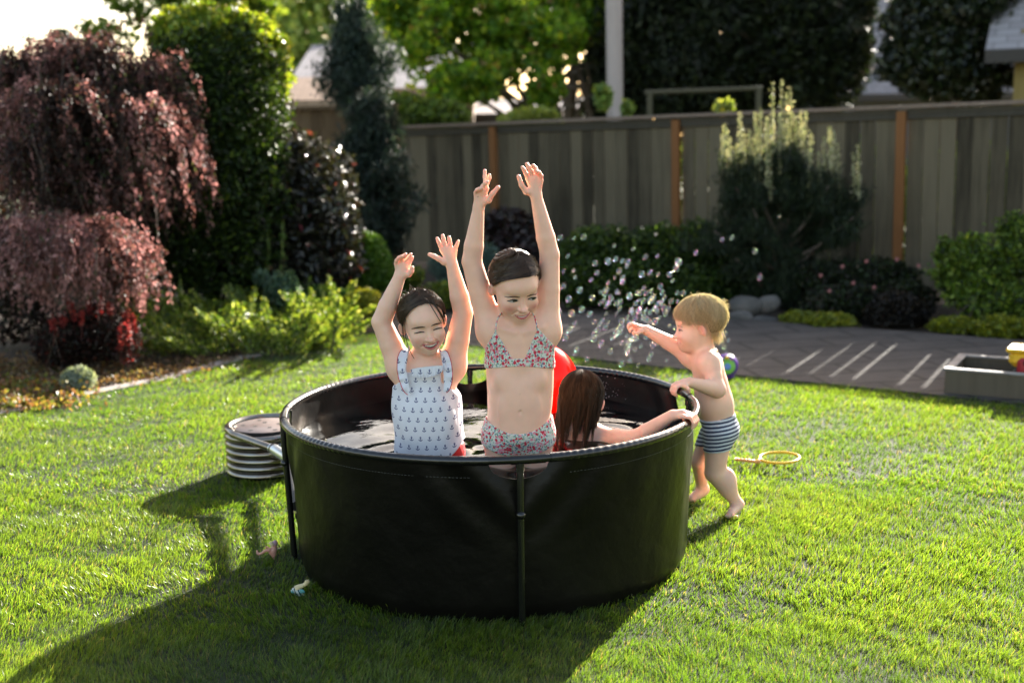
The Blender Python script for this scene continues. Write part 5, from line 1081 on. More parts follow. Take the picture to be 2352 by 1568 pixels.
def face_patch(mb, B_, H, outline_top, outline_bot, lift, nx=16, nz=5):
    """patch between two local (x,z) curves"""
    t = np.linspace(0, 1, nx); T_ = np.array([np.interp(t, np.linspace(0, 1, len(outline_top)), np.array(outline_top)[:, k]) for k in (0, 1)]).T
    Bt = np.array([np.interp(t, np.linspace(0, 1, len(outline_bot)), np.array(outline_bot)[:, k]) for k in (0, 1)]).T
    g_ = np.concatenate([T_ + (Bt - T_) * f for f in np.linspace(0, 1, nz)]); V = snap(B_, H, g_, lift)
    i = (np.arange(nz - 1)[:, None] * nx + np.arange(nx - 1)[None]).ravel(); mb.add(V, [np.stack([i, i + 1, i + nx + 1, i + nx], 1)])
def para(x0, x1, z0, z1, mid, n=13):
    """curve from (x0,z0) to (x1,z1) raised by mid in the middle"""
    t = np.linspace(0, 1, n); return np.stack([x0 + (x1 - x0) * t, z0 + (z1 - z0) * t + mid * 4 * t * (1 - t)], 1)
def tube_on(mb, B_, H, curve, rad, lift=0, n=7, flat=1.0): mb.tube(snap(B_, H, curve, lift), np.asarray(rad) * H.k, n, flat=flat)
def eyes(B_, H, parent, open_=1.0, bm=None, look=0.0, down=0.0, browz=10, browt=2.2, tilt=1.0, drop=0.0):
    for q in (-1, 1):
        x0, x1 = q * 30 - 15, q * 30 + 15; zc = -9; up = 5.2 * open_; lo_ = -3.6 * open_
        oz = 1.0 * tilt
        zl, zr = (zc + oz, zc - oz * .3) if q < 0 else (zc - oz * .3, zc + oz)
        zl, zr = (zl - drop, zr) if q < 0 else (zl, zr - drop)
        if open_ > .25:
            mb = MB(); face_patch(mb, B_, H, para(x0, x1, zl, zr, up), para(x0, x1, zl, zr, lo_), .5); ey = mb.build('eye', M_white, parent, True)
            cx_ = q * 30 + look; a = np.linspace(0, 2 * np.pi, 20, endpoint=False); rr = 7.0; tz = up * .95 - (down + 1)
            pts = np.stack([cx_ + rr * np.cos(a), np.clip(zc + down + rr * np.sin(a), zc + lo_ * .92, zc + up * .92)], 1)
            V = snap(B_, H, np.vstack([pts, [[cx_, zc + (up + lo_) * .3]]]), 1.0); mb = MB(); mb.add(V, [[[i, (i + 1) % 20, 20] for i in range(20)]]); mb.build('iris', M_iris, ey)
        mb = MB(); c = para(x0 - (q < 0) * 1.5, x1 + (q > 0) * 1.5, zl, zr, up + .4 if open_ > .25 else 3.0); tube_on(mb, B_, H, c, 1.5 * np.sin(np.linspace(.35, 2.8, 13)) + (.4 if open_ > .25 else .7), .4)
        mb.build('eyelashes', M_lash, parent, True)
        mb = MB(); c = para(q * 30 - 20, q * 30 + 19, browz - 9 + (q > 0) * 3 - (q < 0) * drop * 1.2, browz - 9 + (q < 0) * 3 - (q > 0) * drop * 1.2, 4.5); c[:, 1] += 3
        tube_on(mb, B_, H, c, browt * np.sin(np.linspace(.35, 2.75, 13)) + .25, -.9, flat=.8); mb.build('eyebrow', bm or M_brow, parent, True)
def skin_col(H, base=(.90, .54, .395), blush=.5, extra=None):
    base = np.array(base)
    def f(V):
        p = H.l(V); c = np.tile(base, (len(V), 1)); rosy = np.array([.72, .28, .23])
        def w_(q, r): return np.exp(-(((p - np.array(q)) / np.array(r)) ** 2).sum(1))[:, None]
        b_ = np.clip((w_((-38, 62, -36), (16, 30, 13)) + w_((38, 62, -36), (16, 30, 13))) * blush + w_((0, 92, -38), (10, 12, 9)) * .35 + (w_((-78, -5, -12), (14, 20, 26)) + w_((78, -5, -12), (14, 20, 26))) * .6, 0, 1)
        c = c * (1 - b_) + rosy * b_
        for q, rr_, cc, a in (((-30, 70, 0), (19, 20, 9), (.66, .36, .27), .35), ((30, 70, 0), (19, 20, 9), (.66, .36, .27), .35), ((-27, 70, -58), (6, 20, 9), (.60, .28, .21), .45), ((27, 70, -58), (6, 20, 9), (.60, .28, .21), .45),  # redder lids, plus painted shade in sockets, nostrils, mouth corners, under lip and chin
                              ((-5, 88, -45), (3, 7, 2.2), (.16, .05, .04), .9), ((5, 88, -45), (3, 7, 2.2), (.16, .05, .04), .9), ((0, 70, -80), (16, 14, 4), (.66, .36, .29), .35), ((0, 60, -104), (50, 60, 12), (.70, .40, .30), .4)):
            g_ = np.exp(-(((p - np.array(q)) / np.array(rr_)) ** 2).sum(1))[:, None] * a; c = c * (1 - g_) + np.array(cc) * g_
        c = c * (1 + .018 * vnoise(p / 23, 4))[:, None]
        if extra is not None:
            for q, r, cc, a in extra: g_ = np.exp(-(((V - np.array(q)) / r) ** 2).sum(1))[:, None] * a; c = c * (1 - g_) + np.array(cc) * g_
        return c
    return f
# hair: strands drawn in polar form over an ellipsoid round the skull
def strand_mesh(mb, pts, r0, taper=.3, n=3):
    f = np.linspace(1, taper, len(pts)); mb.tube(pts, r0 * f, n, caps=False)
def ellp(c, r, az, el): return np.stack([c[0] + r[0] * np.cos(el) * np.sin(az), c[1] + r[1] * np.cos(el) * np.cos(az), c[2] + r[2] * np.sin(el)], -1)
def hair_cap(name, H, mat, parent, c, r, line, side, groove=1.6, nz=60, noise_seed=2):
    """shell of hair; line = hairline height by azimuth (deg, from the face), in degrees of elevation"""
    na = 120; A = np.linspace(-np.pi, np.pi, na, endpoint=False); lo = np.interp(np.abs(np.degrees(A)), [q[0] for q in line], [q[1] for q in line])
    lo = lo + np.where(A > 0, 1, 1) * 0; f = np.linspace(0, 1, nz)[:, None]
    el = np.radians(lo[None] + (90 - lo[None]) * f); A2 = np.repeat(A[None], nz, 0); p = ellp(c, r, A2, el)
    g_ = groove * np.sin(A2 * 34 + 5 * np.sin(A2 * 4 + el * 3)) * np.cos(el) ** .5 + groove * .8 * vnoise(p / 16, noise_seed)
    edge = np.clip((1 - f) * 0 + f * 12, 0, 1); nrm = (p - np.array(c)) / np.linalg.norm(p - np.array(c), axis=-1)[..., None]
    p = p + nrm * (g_ - 7 * (1 - edge))[..., None]
    V = H.w(p.reshape(-1, 3)); i = np.arange(nz - 1)[:, None] * na; j = np.arange(na)[None]; j2 = (j + 1) % na
    mb = MB(); mb.add(V, [np.stack([i + j, i + j2, i + na + j2, i + na + j], -1).reshape(-1, 4)]); return mb.build(name, mat, parent, True)

# ------------------------------------------------------------------ hands from points picked on the picture
def hand(B_, wrist, palm, fingers, thumb, rw=.018, pr=(.024, .011, .026), fr=.0068, n_=None, tr=.0078):
    wrist, palm = np.asarray(wrist), np.asarray(palm); kn = [np.asarray(f[0]) for f in fingers]
    for q in kn: B_.cap(wrist + (q - wrist) * .28, q, fr * 1.35, fr * 1.25, .010)
    B_.cap(wrist + (palm - wrist) * .3, palm, rw * .85, .012, .012)
    mid = np.mean(kn, 0); B_.cap(palm, mid, .0115, .0095, .012)
    for i, f in enumerate(fingers):
        f = [np.asarray(q, float) for q in f]; m_ = len(f)
        rad = np.linspace(fr * 1.08, fr * .84, m_) * (1, 1.04, 1, .90)[i % 4]; B_.chain(f, rad, .0035)
    t = [np.asarray(q, float) for q in thumb]; B_.cap(wrist + (palm - wrist) * .45, t[0], tr * 1.5, tr * 1.35, .010); B_.chain(t, np.linspace(tr * 1.25, tr * .88, len(t)), .006)

def z1(x, y): return ((1020 + x / 1.74194) / 1.2245, (440 + y / 1.74222) / 1.2245)
def z3(x, y): return ((800 + x / 2.24) / 1.2245, (y / 2.24) / 1.2245)
def z9(x, y): return ((1080 + x / 4.3556) / 1.2245, (640 + y / 4.3556) / 1.2245)
def z5(x, y): return ((1550 + x / 1.7427) / 1.2245, (600 + y / 1.7427) / 1.2245)

# ================================================================== the taller girl
YT = 3.80
def T(x, y, o=0.0): return P(*z1(x, y), YT + o)
def T3(x, y, o=0.0): return P(*z3(x, y), YT + o)
foot = T(765, 1400); girl = thing('person', (foot[0], YT, .02), 'taller girl in a flowered two piece swimsuit standing with both arms stretched high', 'person')
b1 = Body(); U = .000663
FR = (0, 1, 0)
b1.cap(T(768, 905), T(770, 1010), 158 * U, 152 * U, .03, FR, .62); b1.cap(T(770, 1010), T(772, 1160), 150 * U, 139 * U, .04, FR, .64)
b1.cap(T(772, 1160), T(764, 1330), 140 * U, 160 * U, .05, FR, .66); b1.cap(T(690, 860), T(850, 860), 62 * U, 62 * U, .05, FR, .85)
b1.ell(T(764, 1345, .005), (164 * U, .078, 80 * U), None, .04)
b1.ell(T(768, 1240, -.062), (95 * U, .020, 110 * U), None, .045)                  # soft belly
for q in (-1, 1): b1.ell(T(770 + q * 85, 1095, -.052), (36 * U, .016, 40 * U), None, .03)   # lower ribs
b1.ell(T(772, 1256, -.092), (7 * U, .013, 9 * U), None, .006, -1); b1.ell(T(772, 1256, -.080), (4 * U, .004, 5 * U), None, .004)
# legs go down through the water to the tub floor
for q, xx in ((-1, 677), (1, 848)):
    hp = T(xx, 1400, .0); kn = np.array([hp[0] + q * .004, YT - .004, .27]); an = np.array([hp[0] + q * .006, YT + .015, .065])
    b1.chain([hp, kn, an], [.056, .038, .027], .03); b1.cap(an + [0, 0, -.02], an + [0, -.09, -.035], .022, .018, .02); b1.ell((kn + an) / 2 + [0, .012, .03], (.036, .034, .06), None, .02)
# arms raised
shL, shR = T(628, 850, .01), T(900, 850, .01); elL, elR = T(535, 515, .015), T(916, 480, .015); wrL, wrR = T3(1222, 1318), T3(1588, 1248)
b1.cap(T(680, 860), shL, .042, .040, .04); b1.cap(T(850, 860), shR, .042, .040, .04)
b1.chain([shL, shL + (elL - shL) * .55, elL], [.043, .0375, .0325], .035); b1.chain([shR, shR + (elR - shR) * .55, elR], [.043, .0375, .0315], .035)
b1.chain([elL, elL + (wrL - elL) * .3, wrL], [.0322, .0318, .0190], .006); b1.chain([elR, elR + (wrR - elR) * .3, wrR], [.0312, .0308, .0190], .006)
hand(b1, wrL, T3(1232, 1240), [[T3(1272, 1190, -.01), T3(1266, 1150, -.012), T3(1262, 1115, -.01), T3(1262, 1076, -.006)], [T3(1262, 1190, .0), T3(1278, 1150, .006), T3(1290, 1122, .006), T3(1291, 1104, .006)],
     [T3(1232, 1200, -.012), T3(1250, 1172, -.03), T3(1265, 1156, -.036), T3(1279, 1146, -.036)], [T3(1207, 1215, -.012), T3(1212, 1198, -.03), T3(1228, 1190, -.038), T3(1243, 1186, -.04)]],
     [T3(1284, 1262, -.012), T3(1312, 1220, -.02), T3(1346, 1180, -.02)])
hand(b1, wrR, T3(1575, 1180), [[T3(1535, 1128, -.006), T3(1522, 1095, -.014), T3(1510, 1072, -.018), T3(1498, 1054, -.022)], [T3(1563, 1118, -.006), T3(1554, 1080, -.014), T3(1541, 1055, -.02), T3(1526, 1033, -.022)],
     [T3(1592, 1122, -.004), T3(1592, 1084, -.01), T3(1582, 1060, -.018), T3(1567, 1042, -.024)], [T3(1615, 1138, -.004), T3(1618, 1108, -.012), T3(1606, 1088, -.022), T3(1588, 1077, -.028)]],
     [T3(1524, 1208, -.01), T3(1494, 1168, -.018), T3(1475, 1112, -.02)])
b1.cap(T(768, 880), T(757, 780, .01), .046, .036, .035); H1 = Head(T(749, 631, -.030), 19, 23, -3, 1.07)
b1.cap(T(757, 790, .012), H1.w((0, -15, -55)), .037, .040, .02)
for q in (-1, 1): b1.cap(T(768 + q * 22, 862, -.060), T(768 + q * 112, 838, -.048), .0045, .0055, .016)      # collarbones
build_head(b1, H1, cheeks=1.0)
# mouth: soft open smile
k = H1.k; b1.chain([H1.w(q) for q in ((-23, 71, -58), (-10, 79, -64), (3, 80, -65), (14, 78, -63), (24, 71, -56))], [1.4 * k, 2.8 * k, 3.2 * k, 2.8 * k, 1.4 * k], .002, op=-1)
lo = (T(470, 1600)[0], YT - .17, .0); 
zones = [(H1.w((0, 0, -105))[2], H1.w((0, 0, 60))[2]), (wrL[2] - .02, 1.60)]
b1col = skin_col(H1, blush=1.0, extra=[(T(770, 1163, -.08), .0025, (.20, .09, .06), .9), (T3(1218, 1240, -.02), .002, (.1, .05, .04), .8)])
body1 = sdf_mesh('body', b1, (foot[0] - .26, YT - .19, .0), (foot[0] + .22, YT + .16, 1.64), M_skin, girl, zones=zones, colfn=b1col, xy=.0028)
eyes(b1, H1, girl, .95, None, 5.0, -.8, 6, 2.6, 1.0, 4.0)
mb = MB(); face_patch(mb, b1, H1, para(-23, 24, -57, -55, -4.5), para(-23, 24, -57, -55, -10), -2.4); mb.build('mouth_inside', M_mouth, girl)
mb = MB(); face_patch(mb, b1, H1, para(-15, 16, -59.4, -58, -2.4), para(-14, 15, -62, -61, -3.6), -.9); mb.build('teeth', M_tooth, girl)
mb = MB(); tube_on(mb, b1, H1, para(-25, 26, -54.5, -53, -5.4), 1.5 * np.sin(np.linspace(.3, 2.84, 13)) + .2, -.6); mb.build('upper_lip', M_lipp, girl, True)
mb = MB(); tube_on(mb, b1, H1, para(-23, 24, -57, -56, -12.6), 3.7 * np.sin(np.linspace(.3, 2.84, 13)) + .2, -1.2); mb.build('lower_lip', M_lipp, girl, True)
# wet slicked-back hair with a side part
hc_, hr_ = (0, -16, 28), (75, 90, 76)
hair1 = hair_cap('hair', H1, M_hair, girl, hc_, hr_, [(0, 30), (20, 26), (50, 13), (68, -4), (85, -22), (100, -34), (140, -46), (180, -50)], 0, 1.6)
rs = np.random.default_rng(5); mb = MB(); ha, hc0 = 0, 0
for i in range(2200):
    part = R(20); s_ = -1 if rs.random() < .62 else 1
    e0 = R(rs.uniform(26, 96)); A0_ = part + s_ * R(2); f = np.linspace(0, 1, 9)
    # run from the part line down and round to the back
    a1 = s_ * R(rs.uniform(85, 150)); az = A0_ + (a1 - A0_) * f ** .8; el = e0 + (R(rs.uniform(-40, -5)) - e0) * f ** 1.5
    lim = np.interp(np.abs(np.degrees(az)), [0, 25, 50, 68, 85, 100, 140, 180], [27, 24, 14, -4, -22, -34, -46, -50]); el = np.maximum(el, np.radians(lim + 1))
    lift = (1.0 + rs.uniform(.002, .035) + .03 * (rs.random() < .05) + .02 * np.sin(e0 * 23) * np.sin(f * 3))[:, None]; p_ = (ellp(hc_, np.array(hr_), az + .05 * np.sin(f * 9 + i % 7), el) - hc_) * lift + hc_; mb.tube(H1.w(p_), .0008 * np.linspace(1, .4, 9), 3, caps=False)
for i in range(200):
    a = R(rs.uniform(-180, 180)); e0 = R(rs.uniform(35, 88)); f = np.linspace(0, 1, 6); p = ellp(hc_, np.array(hr_), a + f * R(rs.uniform(-25, 25)), e0 + f * .1) + np.outer(f ** 2, rs.normal(0, 6, 3) + [0, 0, 3]); mb.tube(H1.w(p), .0003, 3, caps=False)
mb.build('strands', M_hair, hair1, True)
# flowered top: band, two triangles, straps
def tri_clip(pts, th_fn=None):
    return None
def in_front_poly(polys, ymax):
    """clip field from convex polygons in the picture plane of this child: negative inside"""
    hs = []
    for poly in polys:
        q = np.array(poly)[:, [0, 2]]; c = q.mean(0); hs.append([(q[i], q[(i + 1) % len(q)], c) for i in range(len(q))])
    def f(x, y, z):
        out = None
        for h_ in hs:
            d = None
            for a, b, c in h_:
                n_ = np.array([b[1] - a[1], -(b[0] - a[0])]); n_ = n_ / np.linalg.norm(n_)
                if (c - a) @ n_ > 0: n_ = -n_
                v = (x - a[0]) * n_[0] + (z - a[1]) * n_[1] + 0 * y; d = v if d is None else np.maximum(d, v)
            out = d if out is None else np.minimum(out, d)
        return np.maximum(out, y - ymax)
    return f
def band(z_top, z_bot, cx, lean=0.0, curve=0.0):
    return lambda x, y, z: np.maximum(z - (z_top + lean * (x - cx) + curve * (x - cx) ** 2), (z_bot + lean * (x - cx) + curve * (x - cx) ** 2) - z) + 0 * y
bt = Body(); bt.p = list(b1.p)
zt, zb = T(770, 972)[2], T(770, 1000)[2]; cx0 = T(770, 985)[0]
lo_, hi_ = (cx0 - .15, YT - .13, T(770, 1060)[2]), (cx0 + .15, YT + .13, T(770, 800)[2])
bandf = band(zt, zb - .006, cx0, -.02, -1.3)
polyf = in_front_poly([[T(652, 840), T(742, 985), T(598, 1010), T(600, 930)], [T(857, 825), T(786, 985), T(940, 1000), T(938, 920)]], YT - .0)
M_f = M_floral
bt2 = sdf_mesh('swim_top', bt, lo_, hi_, M_floral, girl, .0026, .0026, (), .0035, lambda x, y, z: np.maximum(np.minimum(bandf(x, y, z), polyf(x, y, z)), np.abs(x - cx0) - .125))
for pts in ([T(650, 868, -.082), T(655, 812, -.078), T(668, 780, -.055), T(690, 760, -.02)], [T(858, 858, -.082), T(848, 800, -.076), T(836, 772, -.055), T(820, 755, -.02)]):
    mb = MB(); q, rad = smooth_pts(pts, [.005, .005, .005, .005], 14); mb.tube(q, rad, 8, flat=.5); mb.build('strap', M_floral, bt2, True)
# flowered bottoms with a gathered frill
zt, zb = T(765, 1318)[2], T(765, 1440)[2]; cxb = T(764, 1380)[0]
bt = Body(); bt.p = list(b1.p)
def bot(x, y, z):
    zt_ = zt + .011 + (-.018 * np.clip(1 - (np.abs(x - cxb) / .11) ** 2, 0, 1)) * (y < YT) + .022 * (np.abs(x - cxb) / .11) ** 2
    zb_ = zb - .010 + .028 * np.clip(np.abs(x - cxb) / .10, 0, 1.2) ** 1.5; return np.maximum(z - zt_, zb_ - z)
sb = sdf_mesh('swim_bottoms', bt, (cxb - .16, YT - .12, zb - .05), (cxb + .16, YT + .13, zt + .06), M_floral, girl, .0026, .0026, (), .004, bot)
mb = MB(); nx = 150; th = np.linspace(R(-108), R(108), nx); V = []
for r_i, f in enumerate(np.linspace(0, 1, 7)):
    zc = zt + .004 - .036 * f - .015 * np.cos(th) * (f * .3) + .012 * (1 - np.cos(th)); wv = np.sin(th * 17 + 1.2 * np.sin(th * 5)) * .0042 * f
    rx, ry = 166 * U + .004 + .006 * f + wv, .079 + .006 * f + wv
    V += [[cxb + rx[i] * math.sin(th[i]), YT + .003 - ry[i] * math.cos(th[i]), zc[i]] for i in range(nx)]
i = (np.arange(6)[:, None] * nx + np.arange(nx - 1)[None]).ravel(); mb.add(V, [np.stack([i, i + 1, i + nx + 1, i + nx], 1)]); mb.build('frill', M_floral, sb, True)

# ================================================================== the smaller girl
YS = 3.86
def Q(x, y, o=0.0): return P(*z1(x, y), YS + o)
def Q9(x, y, o=0.0): return P(*z9(x, y), YS + o)
fc_ = Q(315, 1450); kid = thing('person', (fc_[0], YS, .02), 'smaller laughing girl in a white anchor print swim top with raised hands', 'person')
b2 = Body(); U2 = .000674
b2.cap(Q(312, 1100), Q(314, 1230), 142 * U2, 138 * U2, .03, FR, .68); b2.cap(Q(314, 1230), Q(330, 1400), 138 * U2, 148 * U2, .04, FR, .74); b2.ell(Q(335, 1440), (150 * U2, .080, 75 * U2), None, .04)
b2.ell(Q(318, 1300, -.06), (100 * U2, .03, 120 * U2), None, .04); b2.cap(Q(240, 1060), Q(385, 1060), 58 * U2, 58 * U2, .05, FR, .9)
for q, xx in ((-1, 265), (1, 405)):
    hp = Q(xx, 1480); kn = np.array([hp[0], YS - .004, .22]); an = np.array([hp[0] + q * .004, YS + .012, .06])
    b2.chain([hp, kn, an], [.055, .036, .026], .03); b2.cap(an + [0, 0, -.02], an + [0, -.08, -.035], .021, .017, .02)
sL, sR = Q(185, 1030, .01), Q(440, 1025, .01); eL, eR = Q(92, 810, .01), Q(492, 765, .01); wL, wR = Q9(188, 610), Q9(838, 478)
b2.cap(Q(240, 1060), sL, .040, .040, .03); b2.cap(Q(385, 1060), sR, .040, .040, .03)
b2.chain([sL, sL + (eL - sL) * .5, eL], [.042, .0385, .0325], .035); b2.chain([sR, sR + (eR - sR) * .5, eR], [.042, .0385, .0325], .035)
b2.chain([eL, eL + (wL - eL) * .35, wL], [.0325, .0318, .0200], .006); b2.chain([eR, eR + (wR - eR) * .35, wR], [.0325, .0318, .0200], .006)
hand(b2, wL, Q9(235, 510), [[Q9(152, 440, -.004), Q9(155, 405, -.014), Q9(180, 372, -.026), Q9(218, 352, -.034)], [Q9(200, 430, -.002), Q9(215, 385, -.010), Q9(240, 350, -.018), Q9(264, 328, -.022)],
     [Q9(258, 450, .0), Q9(275, 405, -.004), Q9(302, 365, -.008), Q9(328, 328, -.010)], [Q9(298, 475, .004), Q9(315, 430, .0), Q9(335, 390, -.002), Q9(350, 362, -.002)]],
     [Q9(300, 570, -.008), Q9(335, 535, -.014), Q9(345, 492, -.018)], fr=.0066)
hand(b2, wR, Q9(800, 350), [[Q9(712, 275), Q9(688, 220, -.003), Q9(666, 170, -.005), Q9(650, 132, -.006)], [Q9(752, 252), Q9(738, 190, -.003), Q9(728, 140, -.005), Q9(718, 98, -.006)],
     [Q9(812, 255), Q9(810, 200, -.003), Q9(804, 155, -.005), Q9(798, 116, -.006)], [Q9(868, 275), Q9(885, 232, -.003), Q9(898, 200, -.005), Q9(910, 164, -.006)]],
     [Q9(735, 420, -.006), Q9(670, 382, -.010), Q9(610, 350, -.010), Q9(558, 330, -.008)], fr=.0068)
b2.cap(Q(318, 1075), Q(306, 985, .01), .044, .035, .03); H2 = Head(Q(297, 812, -.028), 17, 8, -8, 1.0)
b2.cap(Q(306, 985, .012), H2.w((0, -15, -55)), .036, .040, .02)
build_head(b2, H2, cheeks=1.12, chin=1.0); k = H2.k
b2.chain([H2.w(q) for q in ((-27, 68, -51), (-14, 77, -59), (0, 80, -62), (14, 77, -59), (27, 68, -51))], [2 * k, 5.6 * k, 6.8 * k, 5.6 * k, 2 * k], .003, op=-1)
zones = [(H2.w((0, 0, -105))[2], H2.w((0, 0, 60))[2]), (wL[2] - .02, 1.28)]
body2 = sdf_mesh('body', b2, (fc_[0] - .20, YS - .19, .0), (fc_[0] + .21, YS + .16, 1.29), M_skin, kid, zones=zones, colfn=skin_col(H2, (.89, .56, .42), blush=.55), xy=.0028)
eyes(b2, H2, kid, .24, M_browd, 0, 0, 11, 3.4, 1.0, 2.0)
mb = MB(); face_patch(mb, b2, H2, para(-28, 28, -49, -49, -5), para(-27, 27, -49, -49, -19.5), -4.5); mb.build('mouth_inside', M_mouth, kid)
mb = MB()
for i in range(8):
    xc = -17.5 + i * 5; f = lambda x: -50 - 5.2 * (1 - (x / 26) ** 2) ; xa, xb_ = xc - 2.35, xc + 2.35; face_patch(mb, b2, H2, [(xa, f(xa)), (xb_, f(xb_))], [(xa + .3, f(xa) - 5.6 * (1 - (xc / 30) ** 2)), (xb_ - .3, f(xb_) - 5.6 * (1 - (xc / 30) ** 2))], -1.6, 4, 4)
mb.build('teeth', M_tooth, kid)
mb = MB(); tube_on(mb, b2, H2, para(-30, 30, -48, -48, -4.5), 2.2 * np.sin(np.linspace(.3, 2.84, 13)) + .3, -.6); mb.build('upper_lip', M_lip, kid, True)
mb = MB(); tube_on(mb, b2, H2, para(-28, 28, -49.5, -49.5, -19.5), 3.3 * np.sin(np.linspace(.25, 2.89, 13)) + .3, -1.4); mb.build('lower_lip', M_lip, kid, True)
hr2 = (76, 91, 77); line2 = [(0, 43), (25, 37), (45, 24), (62, 2), (80, -22), (100, -36), (140, -48), (180, -52)]
hair2 = hair_cap('hair', H2, M_hairb, kid, hc_, hr2, line2, 0, 1.3, noise_seed=9)
mb = MB()
for i in range(1500):
    part = R(14); s_ = -1 if rs.random() < .55 else 1; e0 = R(rs.uniform(36, 92)); A0_ = part + s_ * R(2); f = np.linspace(0, 1, 9)
    a1 = s_ * R(rs.uniform(75, 150)); az = A0_ + (a1 - A0_) * f ** .7; el = e0 + (R(rs.uniform(-40, -5)) - e0) * f ** 1.4
    lim = np.interp(np.abs(np.degrees(az)), [q[0] for q in line2], [q[1] for q in line2]); el = np.maximum(el, np.radians(lim + 1)); lift = 1.0 + rs.uniform(.003, .045) + .03 * (rs.random() < .08)
    mb.tube(H2.w(ellp(hc_, np.array(hr2) * lift, az + .05 * np.sin(f * 8 + i % 5), el)), .0008 * np.linspace(1, .4, 9), 3, caps=False)
for i in range(520):   # flyaways on the crown catching the sun
    a = R(rs.uniform(-180, 180)); e0 = R(rs.uniform(35, 89)); f = np.linspace(0, 1, 6); p = ellp(hc_, np.array(hr2), a + f * R(rs.uniform(-40, 40)), e0 + f * .1) + np.outer(f ** 1.6, rs.normal(0, 7, 3) + [0, 0, 5]); mb.tube(H2.w(p), .00042, 3, caps=False)
def lock(pts, nn, spread, rr=.0005, H=H2):
    pts = np.asarray(pts, float)
    for _ in range(nn):
        o = rs.normal(0, spread, 3); q, rad = smooth_pts(pts + o * np.linspace(1, .4, len(pts))[:, None], [rr] * (len(pts) - 1) + [rr * .4], 12); mb.tube(H.w(q), rad, 3, caps=False)
lock([(12, 52, 94), (26, 78, 56), (40, 76, 20), (48, 66, 4)], 9, 1.0, .0004); lock([(24, 48, 90), (46, 66, 46), (58, 52, 12), (60, 42, -10)], 22, 2.0, .0005)
lock([(-62, 30, 40), (-70, 30, 0), (-70, 28, -40), (-64, 30, -80), (-52, 34, -110)], 8, 1.0); lock([(-66, 10, 30), (-76, 16, -10), (-74, 20, -60)], 14, 1.8)
lock([(64, 20, 20), (76, 10, -20), (84, 8, -60), (70, 14, -100)], 6, 1.6); mb.build('strands', M_hairb, hair2, True)
# tankini top: loose over the body, two ruffled straps edged in red
bt = Body(); bt.cap(Q(312, 1090), Q(314, 1220), 138 * U2, 138 * U2, .03, FR, .72); bt.cap(Q(314, 1220), Q(332, 1420), 138 * U2, 150 * U2, .03, FR, .76); bt.ell(Q(318, 1300, -.052), (112 * U2, .04, 140 * U2), None, .04); bt.p += b2.p[:6]
def topclip(x, y, z):
    zc = Q(315, 1487)[2] + .020 * ((x - fc_[0]) / .1) + .030 * np.clip((x - fc_[0] - .02) / .08, 0, 1.3) ** 1.5 + .006 * np.sin(x * 70); top = Q(315, 1040)[2] - 1.1 * np.abs(x - fc_[0] + .01) ** 1.6 * 2.2 * (np.abs(x - fc_[0]) > .058); return np.maximum(zc - z, z - top) + 0 * y
fold2 = lambda x, y, z: topclip(x, y, z)
tt = sdf_mesh('swim_top', bt, (fc_[0] - .15, YS - .15, Q(0, 1520)[2]), (fc_[0] + .15, YS + .14, Q(0, 1030)[2]), M_anchor, kid, .003, .003, (), .006, fold2)
def ruffle(path, normal, wd, waves, amp, name, par, trim=True, seed=0):
    pts = np.asarray(path, float); pts, _ = smooth_pts(pts, [1] * len(pts), 90); T_ = np.gradient(pts, axis=0); T_ /= np.linalg.norm(T_, axis=1)[:, None]; n_ = np.asarray(normal, float); side = np.cross(T_, n_); side /= np.linalg.norm(side, axis=1)[:, None]
    u = np.linspace(0, 1, 90); V = []; wv = np.sin(u * waves * 2 * np.pi + np.sin(u * 9 + seed))
    for f in np.linspace(-.15, 1, 8): V.append(pts + side * (wd * f * np.sin(np.pi * np.clip(u * .9 + .08, 0, 1)) ** .4)[:, None] + n_ * (wv * amp * max(f, 0) + .004 * np.sign(amp))[:, None])
    e = V[-1]; V = np.vstack(V); i = (np.arange(7)[:, None] * 90 + np.arange(89)[None]).ravel(); mb = MB(); mb.add(V, [np.stack([i, i + 1, i + 91, i + 90], 1)]); o = mb.build(name, M_anchor, par, True)
    if trim: mb = MB(); mb.tube(e, .0013, 6); mb.build('red_edge', M_redtrim, o, True)
NF = np.array([0, -1, .1])
ruffle([Q(218, 945, -.035), Q(206, 985, -.062), Q(208, 1050, -.078), Q(220, 1110, -.086), Q(236, 1170, -.094)], NF, .026, 5, .004, 'ruffle', tt, True, 1)
ruffle([Q(380, 950, -.035), Q(392, 985, -.06), Q(402, 1050, -.078), Q(404, 1110, -.086), Q(396, 1160, -.094)], -NF, .026, 5, -.004, 'ruffle', tt, True, 2)
ruffle([Q(232, 1048, -.088), Q(270, 1040, -.093), Q(315, 1036, -.095), Q(360, 1030, -.093), Q(398, 1026, -.086)], NF, .030, 9, .0035, 'chest_frill', tt, False, 3)
for pts in ([Q(206, 1060, -.078), Q(212, 1000, -.072), Q(222, 955, -.04), Q(228, 938, -.01)], [Q(408, 1050, -.078), Q(398, 1000, -.070), Q(384, 962, -.04), Q(376, 945, -.01)]):
    mb = MB(); q, rad = smooth_pts(pts, [.010, .010, .009, .009], 16); mb.tube(q, rad, 10, flat=.4); mb.build('strap', M_anchor, tt, True)
bt = Body(); bt.p = list(b2.p); zc = Q(0, 1405)[2]
sdf_mesh('swim_bottoms', bt, (fc_[0] - .15, YS - .13, .33), (fc_[0] + .16, YS + .14, zc + .04), M_redc, kid, .003, .003, (), .0045, lambda x, y, z: np.maximum(z - zc - .0 * x, .375 - z) + 0 * y)

